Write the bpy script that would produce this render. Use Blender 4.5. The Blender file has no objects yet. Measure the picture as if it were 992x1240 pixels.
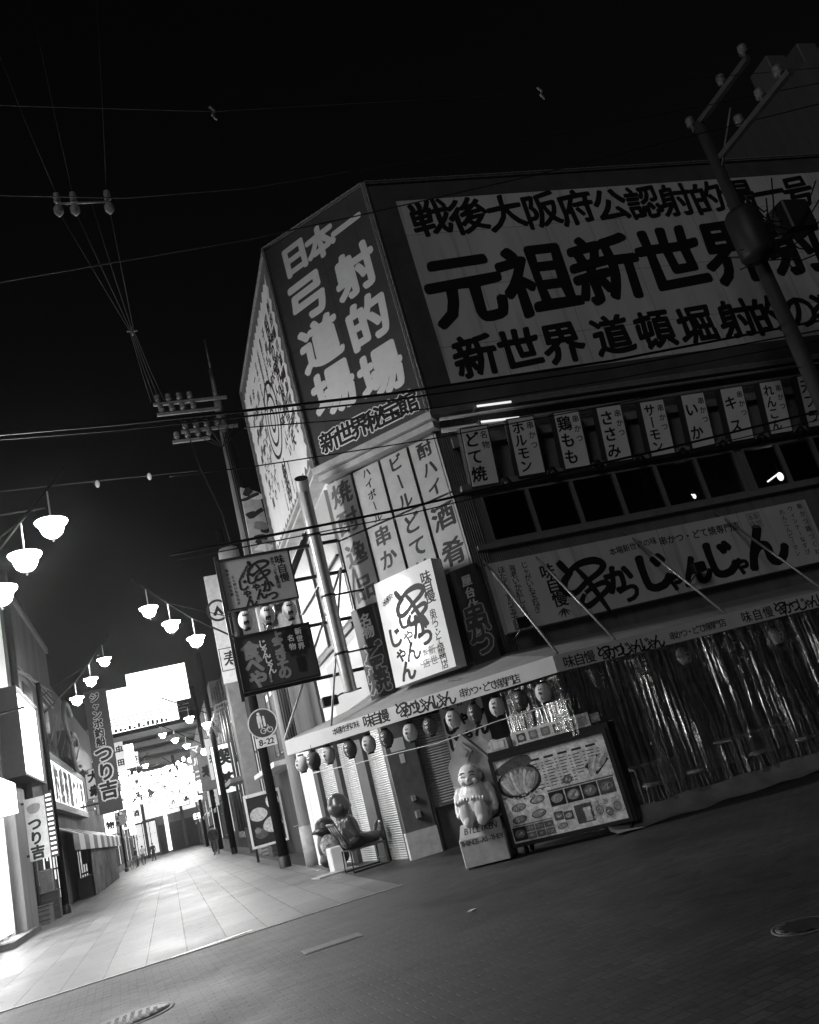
import bpy, math, random
from mathutils import Vector, Matrix
random.seed(7)
C = bpy.context.scene.collection
SC = bpy.context.scene
R = math.radians

# ------------------------------------------------------------------ camera
FPX, YAW, PITCH, ROLL = 1015.6, R(19.957), R(16.814), R(15.245)
EYE = Vector((0, 0, 1.55))
FWD = Vector((math.sin(YAW)*math.cos(PITCH), math.cos(YAW)*math.cos(PITCH), math.sin(PITCH)))
r0 = Vector((math.cos(YAW), -math.sin(YAW), 0)); u0 = r0.cross(FWD)
RT = r0*math.cos(ROLL) - u0*math.sin(ROLL)
UP = r0*math.sin(ROLL) + u0*math.cos(ROLL)
cam = bpy.data.cameras.new('camera'); co = bpy.data.objects.new('camera', cam); C.objects.link(co)
cam.sensor_fit = 'VERTICAL'; cam.sensor_height = 36; cam.sensor_width = 28.8
cam.lens = FPX/1240*36; cam.clip_start = .05; cam.clip_end = 1500
m3 = Matrix((RT, UP, -FWD)).transposed()
co.matrix_world = Matrix.Translation(EYE) @ m3.to_4x4()
SC.camera = co

# ------------------------------------------------------------------ world, sun, exposure
W = bpy.data.worlds.new('World'); SC.world = W; W.use_nodes = True
nt = W.node_tree; bg = nt.nodes['Background']
sky = nt.nodes.new('ShaderNodeTexSky'); sky.sky_type = 'NISHITA'; sky.sun_disc = False
SUN_DIR = Vector((.66, .74, -.40)).normalized()        # the way the light travels
sky.sun_elevation = math.asin(-SUN_DIR.z); sky.sun_rotation = math.atan2(-SUN_DIR.x, -SUN_DIR.y)
bw = nt.nodes.new('ShaderNodeRGBToBW'); nt.links.new(sky.outputs[0], bw.inputs[0]); nt.links.new(bw.outputs[0], bg.inputs[0])
bg.inputs[1].default_value = .0011
sl = bpy.data.lights.new('sun', 'SUN'); so = bpy.data.objects.new('sun', sl); C.objects.link(so)
sl.energy = .25; sl.angle = R(14); sl.color = (1, 1, 1)
so.rotation_euler = SUN_DIR.to_track_quat('-Z', 'Y').to_euler()
SC.view_settings.view_transform = 'Standard'; SC.view_settings.look = 'None'
SC.view_settings.exposure = 0; SC.view_settings.gamma = 1; SC.view_settings.use_curve_mapping = False
SC.cycles.sample_clamp_indirect = 4.0
SC.cycles.max_bounces = 6

LAMP, SHOP, SIGN = 215.0, 5.5, 1.4        # emission of street lamps, shop fronts, lit signs

# ------------------------------------------------------------------ materials
def nn(t, k, **kw):
    n = t.nodes.new(k)
    for a, b in kw.items(): setattr(n, a, b)
    return n
_mats = {}
def M(name, g=.3, rough=.6, var=.25, scale=6, metal=0, bump=0, spec=.4, streak=False, seam=None):
    if name in _mats: return _mats[name]
    m = bpy.data.materials.new(name); m.use_nodes = True; t = m.node_tree; b = t.nodes['Principled BSDF']
    tc = nn(t, 'ShaderNodeTexCoord'); mp = nn(t, 'ShaderNodeMapping'); t.links.new(tc.outputs['Object'], mp.inputs[0])
    if streak: mp.inputs['Scale'].default_value = (1, 1, .12)
    nz = nn(t, 'ShaderNodeTexNoise'); nz.inputs['Scale'].default_value = scale; nz.inputs['Detail'].default_value = 6; nz.inputs['Roughness'].default_value = .65
    t.links.new(mp.outputs[0], nz.inputs['Vector'])
    mr = nn(t, 'ShaderNodeMapRange'); t.links.new(nz.outputs[0], mr.inputs[0])
    mr.inputs[1].default_value = .3; mr.inputs[2].default_value = .7; mr.inputs[3].default_value = g*(1-var); mr.inputs[4].default_value = g*(1+var*.5)
    cc = nn(t, 'ShaderNodeCombineColor'); val = mr.outputs[0]
    if streak:                                       # drips and dirt of their own
        n3 = nn(t, 'ShaderNodeTexNoise'); n3.inputs['Scale'].default_value = 2.2; n3.inputs['Detail'].default_value = 7; mp3 = nn(t, 'ShaderNodeMapping'); mp3.inputs['Scale'].default_value = (2.5, 2.5, .18)
        t.links.new(tc.outputs['Object'], mp3.inputs[0]); t.links.new(mp3.outputs[0], n3.inputs['Vector'])
        r3 = nn(t, 'ShaderNodeMapRange'); r3.inputs[1].default_value = .56; r3.inputs[2].default_value = .74; r3.inputs[3].default_value = 1; r3.inputs[4].default_value = .62; t.links.new(n3.outputs[0], r3.inputs[0])
        m3_ = nn(t, 'ShaderNodeMath', operation='MULTIPLY'); t.links.new(val, m3_.inputs[0]); t.links.new(r3.outputs[0], m3_.inputs[1]); val = m3_.outputs[0]
    if seam:
        br = nn(t, 'ShaderNodeTexBrick'); br.offset = 0; br.inputs['Scale'].default_value = 1; br.inputs['Brick Width'].default_value = seam[0]; br.inputs['Row Height'].default_value = seam[1]; br.inputs['Mortar Size'].default_value = .007
        sx_ = nn(t, 'ShaderNodeSeparateXYZ'); cx_ = nn(t, 'ShaderNodeCombineXYZ'); t.links.new(tc.outputs['Object'], sx_.inputs[0]); t.links.new(sx_.outputs[0], cx_.inputs[0]); t.links.new(sx_.outputs[2], cx_.inputs[1]); t.links.new(cx_.outputs[0], br.inputs['Vector'])
        br.inputs['Color1'].default_value = (1, 1, 1, 1); br.inputs['Color2'].default_value = (.9, .9, .9, 1); br.inputs['Mortar'].default_value = (.45, .45, .45, 1)
        m4_ = nn(t, 'ShaderNodeMath', operation='MULTIPLY'); t.links.new(val, m4_.inputs[0]); t.links.new(br.outputs['Color'], m4_.inputs[1]); val = m4_.outputs[0]
    for i in range(3): t.links.new(val, cc.inputs[i])
    t.links.new(cc.outputs[0], b.inputs['Base Color'])
    b.inputs['Roughness'].default_value = rough; b.inputs['Metallic'].default_value = metal; b.inputs['Specular IOR Level'].default_value = spec
    if bump:
        bp = nn(t, 'ShaderNodeBump'); bp.inputs['Strength'].default_value = bump; bp.inputs['Distance'].default_value = .02
        t.links.new(nz.outputs[0], bp.inputs['Height']); t.links.new(bp.outputs[0], b.inputs['Normal'])
    _mats[name] = m; return m
def E(name, s, g=1.0):
    if name in _mats: return _mats[name]
    m = bpy.data.materials.new(name); m.use_nodes = True; b = m.node_tree.nodes['Principled BSDF']
    b.inputs['Base Color'].default_value = (.7*g, .7*g, .7*g, 1); b.inputs['Roughness'].default_value = .4
    b.inputs['Emission Color'].default_value = (g, g, g, 1); b.inputs['Emission Strength'].default_value = s
    _mats[name] = m; return m
def ribbed(name, g, scale, axis='X', strength=.8, rough=.5, metal=0, dist=.02):
    m = M(name, g, rough, .3, 3, metal, streak=True); t = m.node_tree; b = t.nodes['Principled BSDF']
    tc = nn(t, 'ShaderNodeTexCoord'); w = nn(t, 'ShaderNodeTexWave'); w.bands_direction = axis; w.inputs['Scale'].default_value = scale; w.wave_profile = 'SIN'
    t.links.new(tc.outputs['Object'], w.inputs[0]); bp = nn(t, 'ShaderNodeBump'); bp.inputs['Strength'].default_value = strength; bp.inputs['Distance'].default_value = dist
    t.links.new(w.outputs['Fac'], bp.inputs['Height']); t.links.new(bp.outputs[0], b.inputs['Normal'])
    return m
def paving(name, c1, c2, mortar, bw_, bh_, rot, rough, off=.5, msize=.012, stain=.35, bump=.5, loc=(0, 0, 0)):
    m = bpy.data.materials.new(name); m.use_nodes = True; t = m.node_tree; b = t.nodes['Principled BSDF']
    tc = nn(t, 'ShaderNodeTexCoord'); mp = nn(t, 'ShaderNodeMapping'); mp.inputs['Rotation'].default_value = (0, 0, rot); mp.inputs['Location'].default_value = loc
    t.links.new(tc.outputs['Object'], mp.inputs[0])
    br = nn(t, 'ShaderNodeTexBrick'); br.offset = off; br.inputs['Scale'].default_value = 1
    br.inputs['Brick Width'].default_value = bw_; br.inputs['Row Height'].default_value = bh_; br.inputs['Mortar Size'].default_value = msize; br.inputs['Mortar Smooth'].default_value = .3
    br.inputs['Color1'].default_value = (c1, c1, c1, 1); br.inputs['Color2'].default_value = (c2, c2, c2, 1); br.inputs['Mortar'].default_value = (mortar,)*3+(1,)
    t.links.new(mp.outputs[0], br.inputs['Vector'])
    n1 = nn(t, 'ShaderNodeTexNoise'); n1.inputs['Scale'].default_value = .55; n1.inputs['Detail'].default_value = 8; n1.inputs['Roughness'].default_value = .7
    t.links.new(tc.outputs['Object'], n1.inputs['Vector'])
    mr = nn(t, 'ShaderNodeMapRange'); mr.inputs[1].default_value = .3; mr.inputs[2].default_value = .7; mr.inputs[3].default_value = 1-stain; mr.inputs[4].default_value = 1+stain*.4
    t.links.new(n1.outputs[0], mr.inputs[0])
    n2 = nn(t, 'ShaderNodeTexNoise'); n2.inputs['Scale'].default_value = 35; n2.inputs['Detail'].default_value = 5; t.links.new(tc.outputs['Object'], n2.inputs['Vector'])
    m2 = nn(t, 'ShaderNodeMapRange'); m2.inputs[1].default_value = .25; m2.inputs[2].default_value = .75; m2.inputs[3].default_value = .65; m2.inputs[4].default_value = 1.3; t.links.new(n2.outputs[0], m2.inputs[0])
    mu0 = nn(t, 'ShaderNodeMath', operation='MULTIPLY'); t.links.new(mr.outputs[0], mu0.inputs[0]); t.links.new(m2.outputs[0], mu0.inputs[1])
    n3 = nn(t, 'ShaderNodeTexNoise'); n3.inputs['Scale'].default_value = 5.5; n3.inputs['Detail'].default_value = 2; t.links.new(tc.outputs['Object'], n3.inputs['Vector'])     # gum and oil spots
    r3 = nn(t, 'ShaderNodeMapRange'); r3.inputs[1].default_value = .62; r3.inputs[2].default_value = .70; r3.inputs[3].default_value = 1; r3.inputs[4].default_value = .55; t.links.new(n3.outputs[0], r3.inputs[0])
    mu = nn(t, 'ShaderNodeMath', operation='MULTIPLY'); t.links.new(mu0.outputs[0], mu.inputs[0]); t.links.new(r3.outputs[0], mu.inputs[1])
    vm = nn(t, 'ShaderNodeVectorMath', operation='SCALE'); t.links.new(br.outputs['Color'], vm.inputs[0]); t.links.new(mu.outputs[0], vm.inputs['Scale'])
    t.links.new(vm.outputs[0], b.inputs['Base Color'])
    r2 = nn(t, 'ShaderNodeMapRange'); r2.inputs[1].default_value = .3; r2.inputs[2].default_value = .7; r2.inputs[3].default_value = rough-.12; r2.inputs[4].default_value = rough+.15; t.links.new(n1.outputs[0], r2.inputs[0])
    t.links.new(r2.outputs[0], b.inputs['Roughness']); b.inputs['Specular IOR Level'].default_value = .35
    bp = nn(t, 'ShaderNodeBump'); bp.inputs['Strength'].default_value = bump; bp.inputs['Distance'].default_value = .008
    ad = nn(t, 'ShaderNodeMath', operation='MULTIPLY_ADD'); ad.inputs[1].default_value = .25; t.links.new(n2.outputs[0], ad.inputs[0]); inv = nn(t, 'ShaderNodeMath', operation='SUBTRACT'); inv.inputs[0].default_value = 1; t.links.new(br.outputs['Fac'], inv.inputs[1])
    t.links.new(inv.outputs[0], ad.inputs[2]); t.links.new(ad.outputs[0], bp.inputs['Height']); t.links.new(bp.outputs[0], b.inputs['Normal'])
    return m

black = M('black paint', .012, .45); dark = M('dark paint', .05, .5); steel = M('weathered steel', .18, .45, .4, 9, .6)
galv = M('galvanised metal', .42, .4, .3, 7, .5); white = M('white board', .72, .45, .1, 2.5, streak=True); ink = M('black ink', .012, .6)
cream = M('cream board', .52, .5, .18, 2, streak=True); concrete = M('concrete', .3, .85, .35, 4, bump=.3); grey = M('grey paint', .2, .5)
pale = M('pale paint', .62, .4, .12, 3); rubber = M('black rubber', .02, .6); porcelain = M('porcelain', .86, .22, .1); lineins = M('line insulator', .4, .4, .3, 9)
siding = ribbed('dark ribbed siding', .15, 9, 'X', .7)

# ------------------------------------------------------------------ mesh builder
_gl = {}
def glyph(ch):
    if ch in _gl: return _gl[ch]
    c = bpy.data.curves.new('g', 'FONT'); c.body = ch; c.resolution_u = 3
    o = bpy.data.objects.new('g', c); me = o.to_mesh()
    cx, cy = (.5, .38) if ord(ch) > 0x2000 else (None, .35)
    vs = [(v.co.x, v.co.y) for v in me.vertices]
    if cx is None: cx = (min(v[0] for v in vs)+max(v[0] for v in vs))/2
    g = ([(x-cx, y-cy) for x, y in vs], [tuple(p.vertices) for p in me.polygons])
    o.to_mesh_clear(); bpy.data.objects.remove(o); bpy.data.curves.remove(c)
    _gl[ch] = g; return g
ROUND = [(0, 0)]+[(math.cos(a*math.pi/4), math.sin(a*math.pi/4)) for a in range(8)]
BRUSH = [(0, 0), (.9, .55), (-.9, -.55), (.45, .3), (-.45, -.3), (.25, -.5), (-.25, .5)]
THIN = [(0, 0)]

class MB:
    def __init__(s): s.v = []; s.f = []; s.m = []; s.mi = 0; s.sm = []
    def add(s, vs, fs, smooth=False):
        k = len(s.v); s.v += [tuple(v) for v in vs]
        for f in fs: s.f.append(tuple(i+k for i in f)); s.m.append(s.mi); s.sm.append(smooth)
        return s
    def box(s, a, b):
        x0, y0, z0 = a; x1, y1, z1 = b
        return s.add([(x0,y0,z0),(x1,y0,z0),(x1,y1,z0),(x0,y1,z0),(x0,y0,z1),(x1,y0,z1),(x1,y1,z1),(x0,y1,z1)],
                     [(0,3,2,1),(4,5,6,7),(0,1,5,4),(1,2,6,5),(2,3,7,6),(3,0,4,7)])
    def bbox(s, a, b, c=.01):
        """box with chamfered vertical and top edges"""
        x0, y0, z0 = a; x1, y1, z1 = b
        p = [(x0+c,y0),(x1-c,y0),(x1,y0+c),(x1,y1-c),(x1-c,y1),(x0+c,y1),(x0,y1-c),(x0,y0+c)]
        q = [(x0+2*c,y0+c),(x1-2*c,y0+c),(x1-c,y0+2*c),(x1-c,y1-2*c),(x1-2*c,y1-c),(x0+2*c,y1-c),(x0+c,y1-2*c),(x0+c,y0+2*c)]
        vs = [(x,y,z0) for x,y in p]+[(x,y,z1-c) for x,y in p]+[(x,y,z1) for x,y in q]
        fs = [tuple(range(7,-1,-1)), tuple(range(16,24))]
        for i in range(8):
            j = (i+1) % 8; fs += [(i,j,j+8,i+8),(i+8,j+8,j+16,i+16)]
        return s.add(vs, fs)
    def cyl(s, p, q, r, r2=None, n=12, smooth=True):
        p = Vector(p); q = Vector(q); r2 = r if r2 is None else r2
        z = (q-p).normalized(); x = z.orthogonal().normalized(); y = z.cross(x); vs = []
        for c, rr in ((p, r), (q, r2)):
            vs += [c+(x*math.cos(2*math.pi*i/n)+y*math.sin(2*math.pi*i/n))*rr for i in range(n)]
        s.add(vs, [(i, (i+1) % n, n+(i+1) % n, n+i) for i in range(n)], smooth)
        k = len(s.v)-2*n
        s.f += [tuple(range(k+n-1, k-1, -1)), tuple(range(k+n, k+2*n))]; s.m += [s.mi]*2; s.sm += [False]*2
        return s
    def tube(s, pts, r, n=6):
        pts = [Vector(p) for p in pts]; k = len(pts); vs = []; fs = []
        x = (pts[1]-pts[0]).orthogonal().normalized()
        for i, p in enumerate(pts):
            z = (pts[min(i+1, k-1)]-pts[max(i-1, 0)]).normalized(); x = (x-z*x.dot(z)).normalized(); y = z.cross(x)
            vs += [p+(x*math.cos(2*math.pi*j/n)+y*math.sin(2*math.pi*j/n))*r for j in range(n)]
        for i in range(k-1):
            for j in range(n): fs.append((i*n+j, i*n+(j+1) % n, (i+1)*n+(j+1) % n, (i+1)*n+j))
        fs += [tuple(range(n-1, -1, -1)), tuple(range((k-1)*n, k*n))]
        return s.add(vs, fs, True)
    def lathe(s, prof, c, n=16, ax=(0, 0, 1)):
        z = Vector(ax).normalized(); x = z.orthogonal().normalized(); y = z.cross(x); c = Vector(c); vs = []; fs = []
        for r, h in prof: vs += [c+z*h+(x*math.cos(2*math.pi*i/n)+y*math.sin(2*math.pi*i/n))*max(r, 1e-4) for i in range(n)]
        for k in range(len(prof)-1):
            for i in range(n): fs.append((k*n+i, k*n+(i+1) % n, (k+1)*n+(i+1) % n, (k+1)*n+i))
        return s.add(vs, fs, True)
    def ell(s, c, r, n=14, k=9, rot=None):
        vs = []; fs = []
        for i in range(k+1):
            a = math.pi*i/k
            for j in range(n):
                b = 2*math.pi*j/n; v = Vector((r[0]*math.sin(a)*math.cos(b), r[1]*math.sin(a)*math.sin(b), -r[2]*math.cos(a)))
                if rot: v = rot @ v
                vs.append(v+Vector(c))
        for i in range(k):
            for j in range(n): fs.append((i*n+j, i*n+(j+1) % n, (i+1)*n+(j+1) % n, (i+1)*n+j))
        return s.add(vs, fs, True)
    def poly(s, pts, d0, d1=None):
        """polygon given in (u, v), at depth d0, as a slab to depth d1"""
        n = len(pts)
        if d1 is None: return s.add([(u, d0, v) for u, v in pts], [tuple(range(n))])
        vs = [(u, d0, v) for u, v in pts]+[(u, d1, v) for u, v in pts]
        return s.add(vs, [tuple(range(n)), tuple(range(2*n-1, n-1, -1))]+[(i, i+n, (i+1) % n+n, (i+1) % n) for i in range(n)])
    def rect(s, u0, v0, u1, v1, d): return s.poly([(u0, v0), (u1, v0), (u1, v1), (u0, v1)], d)
    def disc(s, u, v, ru, rv, d, n=20, rot=0, wob=0):
        ph = random.random()*6
        return s.poly([(u+(ru*math.cos(a)*math.cos(rot)-rv*math.sin(a)*math.sin(rot))*(1+wob*math.sin(3*a+ph)), v+(ru*math.cos(a)*math.sin(rot)+rv*math.sin(a)*math.cos(rot))*(1+wob*math.cos(2*a+ph))) for a in [2*math.pi*i/n for i in range(n)]], d)
    def ch(s, c, u, v, size, d, w=.03, nib=BRUSH, sx=1, rot=0, wig=0, rise=0):
        if c in ' 　': return s
        vs, fs = glyph(c); ca, sa = math.cos(rot), math.sin(rot)
        for i, (ox, oz) in enumerate(nib):
            dd = d-.0006-.0003*i; out = []
            for x, y in vs:
                x = (x+ox*w)*sx*size; y = (y+oz*w)*size
                y += rise*x
                if wig:
                    x += wig*size*math.sin(7*y/size+3*x/size+ord(c)); y += wig*size*math.sin(6*x/size+ord(c)*1.7)
                out.append((u+x*ca-y*sa, dd, v+x*sa+y*ca))
            s.add(out, fs)
        return s
    def stroke(s, pts, d):
        """a brush stroke through (u, v, width) points"""
        P = []; k = len(pts)
        for i in range(k-1):
            for j in range(5):
                t = j/5; a = [pts[max(i-1, 0)], pts[i], pts[i+1], pts[min(i+2, k-1)]]
                P.append(tuple(.5*(2*a[1][q]+(a[2][q]-a[0][q])*t+(2*a[0][q]-5*a[1][q]+4*a[2][q]-a[3][q])*t*t+(3*a[1][q]-a[0][q]-3*a[2][q]+a[3][q])*t**3) for q in range(3)))
        P.append(pts[-1]); vs = []; n = len(P)
        for i, (u, v, w) in enumerate(P):
            a, b = P[max(i-1, 0)], P[min(i+1, n-1)]; x, y = b[0]-a[0], b[1]-a[1]; L = math.hypot(x, y) or 1
            vs += [(u-y/L*w/2, d, v+x/L*w/2), (u+y/L*w/2, d, v-x/L*w/2)]
        return s.add(vs, [(2*i, 2*i+1, 2*i+3, 2*i+2) for i in range(n-1)])
    def kushi(s, u, v, z, d):
        """the flowing character for skewer in the shop's lettering"""
        f = lambda L: [(u+x*z, v+y*z, w*z) for x, y, w in L]
        s.stroke(f([(-.4, .47, .1), (-.36, .4, .13), (-.27, .24, .11)]), d-.001)
        s.stroke(f([(-.22, .27, .09), (-.4, .12, .13), (-.42, -.04, .12), (-.26, -.08, .1), (-.02, .05, .09), (.26, .17, .1), (.36, .28, .12), (.22, .37, .13), (-.05, .36, .11), (-.28, .26, .08)]), d-.0014)
        s.stroke(f([(-.12, -.13, .07), (-.22, -.27, .1), (-.12, -.33, .1), (.1, -.24, .09), (.32, -.12, .1), (.3, -.02, .1), (.1, -.04, .08), (-.1, -.12, .07)]), d-.0018)
        s.stroke(f([(-.16, .36, .06), (-.02, .12, .1), (.09, -.15, .1), (.2, -.46, .07), (.21, -.5, .04)]), d-.0022)
        return s
    def line(s, txt, a, b, size, d, **kw):
        n = len(txt); s2 = kw.pop('sizes', None); lg = kw.pop('logo', False)
        for i, c in enumerate(txt):
            t = i/(n-1) if n > 1 else .5
            vert = abs(b[1]-a[1]) > abs(b[0]-a[0])
            rot = kw.get('rot', 0)
            if lg and c == '串': s.kushi(a[0]+(b[0]-a[0])*t, a[1]+(b[1]-a[1])*t, size*1.05, d); continue
            if vert and c == 'ー': k2 = dict(kw); k2['rot'] = -math.pi/2; s.ch(c, a[0]+(b[0]-a[0])*t, a[1]+(b[1]-a[1])*t, size, d, **k2)
            else:
                k = size*(s2[i] if s2 else 1); du = dv = 0
                if c in 'ゃゅょっャュョッ': k *= .8
                s.ch(c, a[0]+(b[0]-a[0])*t+du, a[1]+(b[1]-a[1])*t+dv, k, d, **kw)
        return s

class Frame:
    """a vertical plane: u along it to the right, depth behind it, v up"""
    def __init__(s, o, ang):
        s.o = Vector(o); s.a = ang; s.u = Vector((math.cos(ang), math.sin(ang), 0)); s.n = Vector((-math.sin(ang), math.cos(ang), 0))
    def w(s, u, d, v): return s.o+s.u*u+s.n*d+Vector((0, 0, v))
    def uv(s, x, y, d=0):
        q = ray(x, y); P = s.o+s.n*d; h = EYE+q*((P-EYE).dot(s.n)/q.dot(s.n))
        return ((h-s.o).dot(s.u), h.z)
WORLD = Frame((0, 0, 0), 0)
def ray(x, y): return RT*(x-496)-UP*(y-620)+FWD*FPX
def gnd(x, y):
    q = ray(x, y); return EYE+q*(-EYE.z/q.z)
def atY(x, y, Y):
    q = ray(x, y); return EYE+q*(Y/q.y)
def atX(x, y, X):
    q = ray(x, y); return EYE+q*(X/q.x)

def build(name, mb, mat, org=(0, 0, 0), parent=None):
    me = bpy.data.meshes.new(name); o0 = org
    me.from_pydata([(a-o0[0], b-o0[1], c-o0[2]) for a, b, c in mb.v], [], mb.f)
    for m in (mat if isinstance(mat, (list, tuple)) else [mat]): me.materials.append(m)
    me.polygons.foreach_set('material_index', mb.m); me.polygons.foreach_set('use_smooth', mb.sm); me.update()
    o = bpy.data.objects.new(name, me); C.objects.link(o)
    if parent: o.parent = parent
    return o
def tag(o, label=None, cat=None, group=None, kind=None):
    for k, v in (('label', label), ('category', cat), ('group', group), ('kind', kind)):
        if v: o[k] = v
    return o
class T:
    """a thing: an Empty at its base with its parts below"""
    def __init__(s, name, label, cat, fr=WORLD, org=(0, 0, 0), group=None):
        s.e = bpy.data.objects.new(name, None); C.objects.link(s.e); s.e.empty_display_size = .2
        s.e.location = fr.w(*org); s.e.rotation_euler = (0, 0, fr.a); s.org = org; s.fr = fr
        tag(s.e, label, cat, group)
    def part(s, name, mb, mat, parent=None, label=None):
        o = build(name, mb, mat, s.org, parent or s.e)
        if label: o['label'] = label
        return o
def solo(name, label, cat, mb, mat, fr=WORLD, org=(0, 0, 0), group=None, kind=None):
    o = build(name, mb, mat, org); o.location = fr.w(*org); o.rotation_euler = (0, 0, fr.a)
    return tag(o, label, cat, group, kind)
def copy_tree(o, parent=None):
    c = o.copy(); C.objects.link(c); c.parent = parent
    for k in list(o.children): copy_tree(k, c)
    return c
def structure(name, mb, mat): return tag(build(name, mb, mat), kind='structure')
def remesh(mb, name, mat, org, parent, voxel=.02, smooth=6):
    """one continuous skin round a set of overlapping masses"""
    me = bpy.data.meshes.new('t'); me.from_pydata([(a-org[0], b-org[1], c-org[2]) for a, b, c in mb.v], [], mb.f)
    o = bpy.data.objects.new('t', me); C.objects.link(o)
    r = o.modifiers.new('r', 'REMESH'); r.mode = 'VOXEL'; r.voxel_size = voxel
    s = o.modifiers.new('s', 'SMOOTH'); s.iterations = smooth
    dg = bpy.context.evaluated_depsgraph_get(); m2 = bpy.data.meshes.new_from_object(o.evaluated_get(dg))
    bpy.data.objects.remove(o)
    m2.name = name; m2.materials.clear(); m2.materials.append(mat); m2.polygons.foreach_set('use_smooth', [True]*len(m2.polygons))
    p = bpy.data.objects.new(name, m2); C.objects.link(p)
    if parent: p.parent = parent
    return p

# ------------------------------------------------------------------ frames of the corner building
GA = R(-2.902)
FX = Vector((math.cos(GA), math.sin(GA), 0)); FI = Vector((-math.sin(GA), math.cos(GA), 0))
P0 = gnd(778, 1001)                                   # foot of the vinyl curtain
CR = P0-FX*1.38+FI*1.5                                # right upper corner of the cut-off corner
CR = Vector((5.72, 13.25, 0))
FW = Frame(CR, GA)                                    # front face (billboard plane)
AZ = R(43)
CL = CR+Vector((-math.sin(AZ), math.cos(AZ), 0))*2.71
CH = Frame(CL, math.atan2(-math.cos(AZ), math.sin(AZ)))      # cut-off corner, u from its left edge
CHW = 2.71
LF = Frame((CL.x, CL.y+6.4, 0), R(-90))               # alley face, u from its far end towards the viewer
LFW = 6.4
GW = Frame((4.34, 17.0, 0), GA)                       # ground floor wall under the corner
ZT, ZB = 12.87, 7.66                                  # billboards' top and bottom
CU = Frame(P0, GA)                                    # curtain / awning front
AWA = CU.w(-.55, 0, 0)                                # corner of the awning front
AWL = Frame(Vector((2.22, 15.7, 0)), 0)
ad_ = (AWA-AWL.o); AWL = Frame(Vector((2.22, 15.7, 0)), math.atan2(ad_.y, ad_.x)); AWW = Vector((ad_.x, ad_.y, 0)).length

# ================================================================== SETTING
m = MB().rect(-400, -400, 400, 400, 0); m.v = [(x, z, 0) for x, y, z in m.v]
structure('street', m, paving('brick paving', .04, .066, .018, .2, .1, R(-3), .62, bump=.6, msize=.007, stain=.55))
def floor_quad(pts, z): 
    q = MB(); return q.add([(x, y, z) for x, y in pts], [tuple(range(len(pts)))])
KY = 13.9
structure('alley_paving', floor_quad([(-4.4, KY-.15), (3.25, KY), (3.25, 130), (-4.4, 130)], .004),
          paving('pale slabs', .105, .17, .03, 2.2, .575, R(90), .47, off=.37, msize=.012, stain=.6, bump=.4, loc=(0, 0, 0)))
m = MB().box((-4.4, KY-.20, 0), (3.25, KY-.153, .012)); m2 = MB()
structure('kerb_strip', m, M('pale kerb', .5, .5))
g0, g1 = gnd(208, 1161), gnd(306, 1127)
m = MB(); m.add([(g0.x, g0.y-.03, .014), (g1.x, g1.y-.03, .014), (g1.x, g1.y+.03, .014), (g0.x, g0.y+.03, .014)], [(0, 1, 2, 3)])
solo('drain_channel', 'bright steel slot drain along the edge of the pale alley paving', 'drain', m, M('polished steel', .8, .3))
g0, g1 = gnd(262, 1141), gnd(300, 1129)
m = MB().box((g0.x, KY+.06, .004), (g1.x, KY+.3, .012))
solo('drain_cover', 'dark rectangular drain cover let into the pale alley paving', 'drain cover', m, M('cast iron', .05, .5, .4, 20, .3))
def manhole(x, y, r, label):
    p = gnd(x, y); t = T('manhole_cover', label, 'manhole cover', WORLD, (p.x, p.y, 0))
    t.part('frame', MB().lathe([(r, 0), (r, .006), (r*.9, .008), (r*.9, 0)], (p.x, p.y, 0), 28), M('iron rim', .13, .6, .4, 30))
    c = MB().lathe([(r*.88, 0), (r*.88, .007), (0, .007)], (p.x, p.y, 0), 28)
    for i in range(-4, 5):
        for j in range(-4, 5):
            if i*i+j*j < 17: c.box((p.x+i*r*.18-.02, p.y+j*r*.18-.02, .006), (p.x+i*r*.18+.02, p.y+j*r*.18+.02, .011))
    t.part('lid', c, M('cast iron', .05))
manhole(160, 1233, .42, 'round iron manhole cover in the brick street near the alley mouth')
manhole(972, 1122, .2, 'dark round manhole cover in the brick street before the vinyl curtain')
p = gnd(402, 1143)
t = T('utility_cover', 'pale rectangular utility cover in the dark brick street', 'utility cover', WORLD, (p.x, p.y, 0))
t.part('frame', MB().box((p.x-.34, p.y-.17, 0), (p.x+.34, p.y+.17, .006)), M('iron rim', .13))
t.part('lid', MB().box((p.x-.3, p.y-.13, .006), (p.x+.3, p.y+.13, .010)), M('worn iron', .11, .6, .5, 30))

# ================================================================== CORNER BUILDING
B = T('restaurant_building', 'dark three storey corner restaurant covered in large Japanese signboards', 'building', WORLD, (4.34, 17, 0))
def wp(fr, pts): return [tuple(fr.w(*p)) for p in pts]
def fbox(mb, fr, a, b):
    k = len(mb.v); mb.box(a, b); mb.v[k:] = [tuple(fr.w(*p)) for p in mb.v[k:]]; return mb
WEND = 12.5
m = MB()
wL, wR = FW.uv(580, 602, .25), FW.uv(890, 545, .25); wBL, wBR = FW.uv(599, 657, .25), FW.uv(902, 598, .25)
wu0, wu1 = (wL[0]+wBL[0])/2, (wR[0]+wBR[0])/2; wz0, wz1 = (wBL[1]+wBR[1])/2, (wL[1]+wR[1])/2
xu0 = FW.uv(918, 600, .25)[0]; xu1 = xu0+2.6
fbox(m, FW, (0, .25, 2.9), (WEND, .45, wz0)); fbox(m, FW, (0, .25, wz1), (WEND, .45, ZT-.02))
fbox(m, FW, (0, .25, wz0), (wu0, .45, wz1)); fbox(m, FW, (wu1, .25, wz0), (xu0, .45, wz1)); fbox(m, FW, (xu1, .25, wz0), (WEND, .45, wz1))
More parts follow.
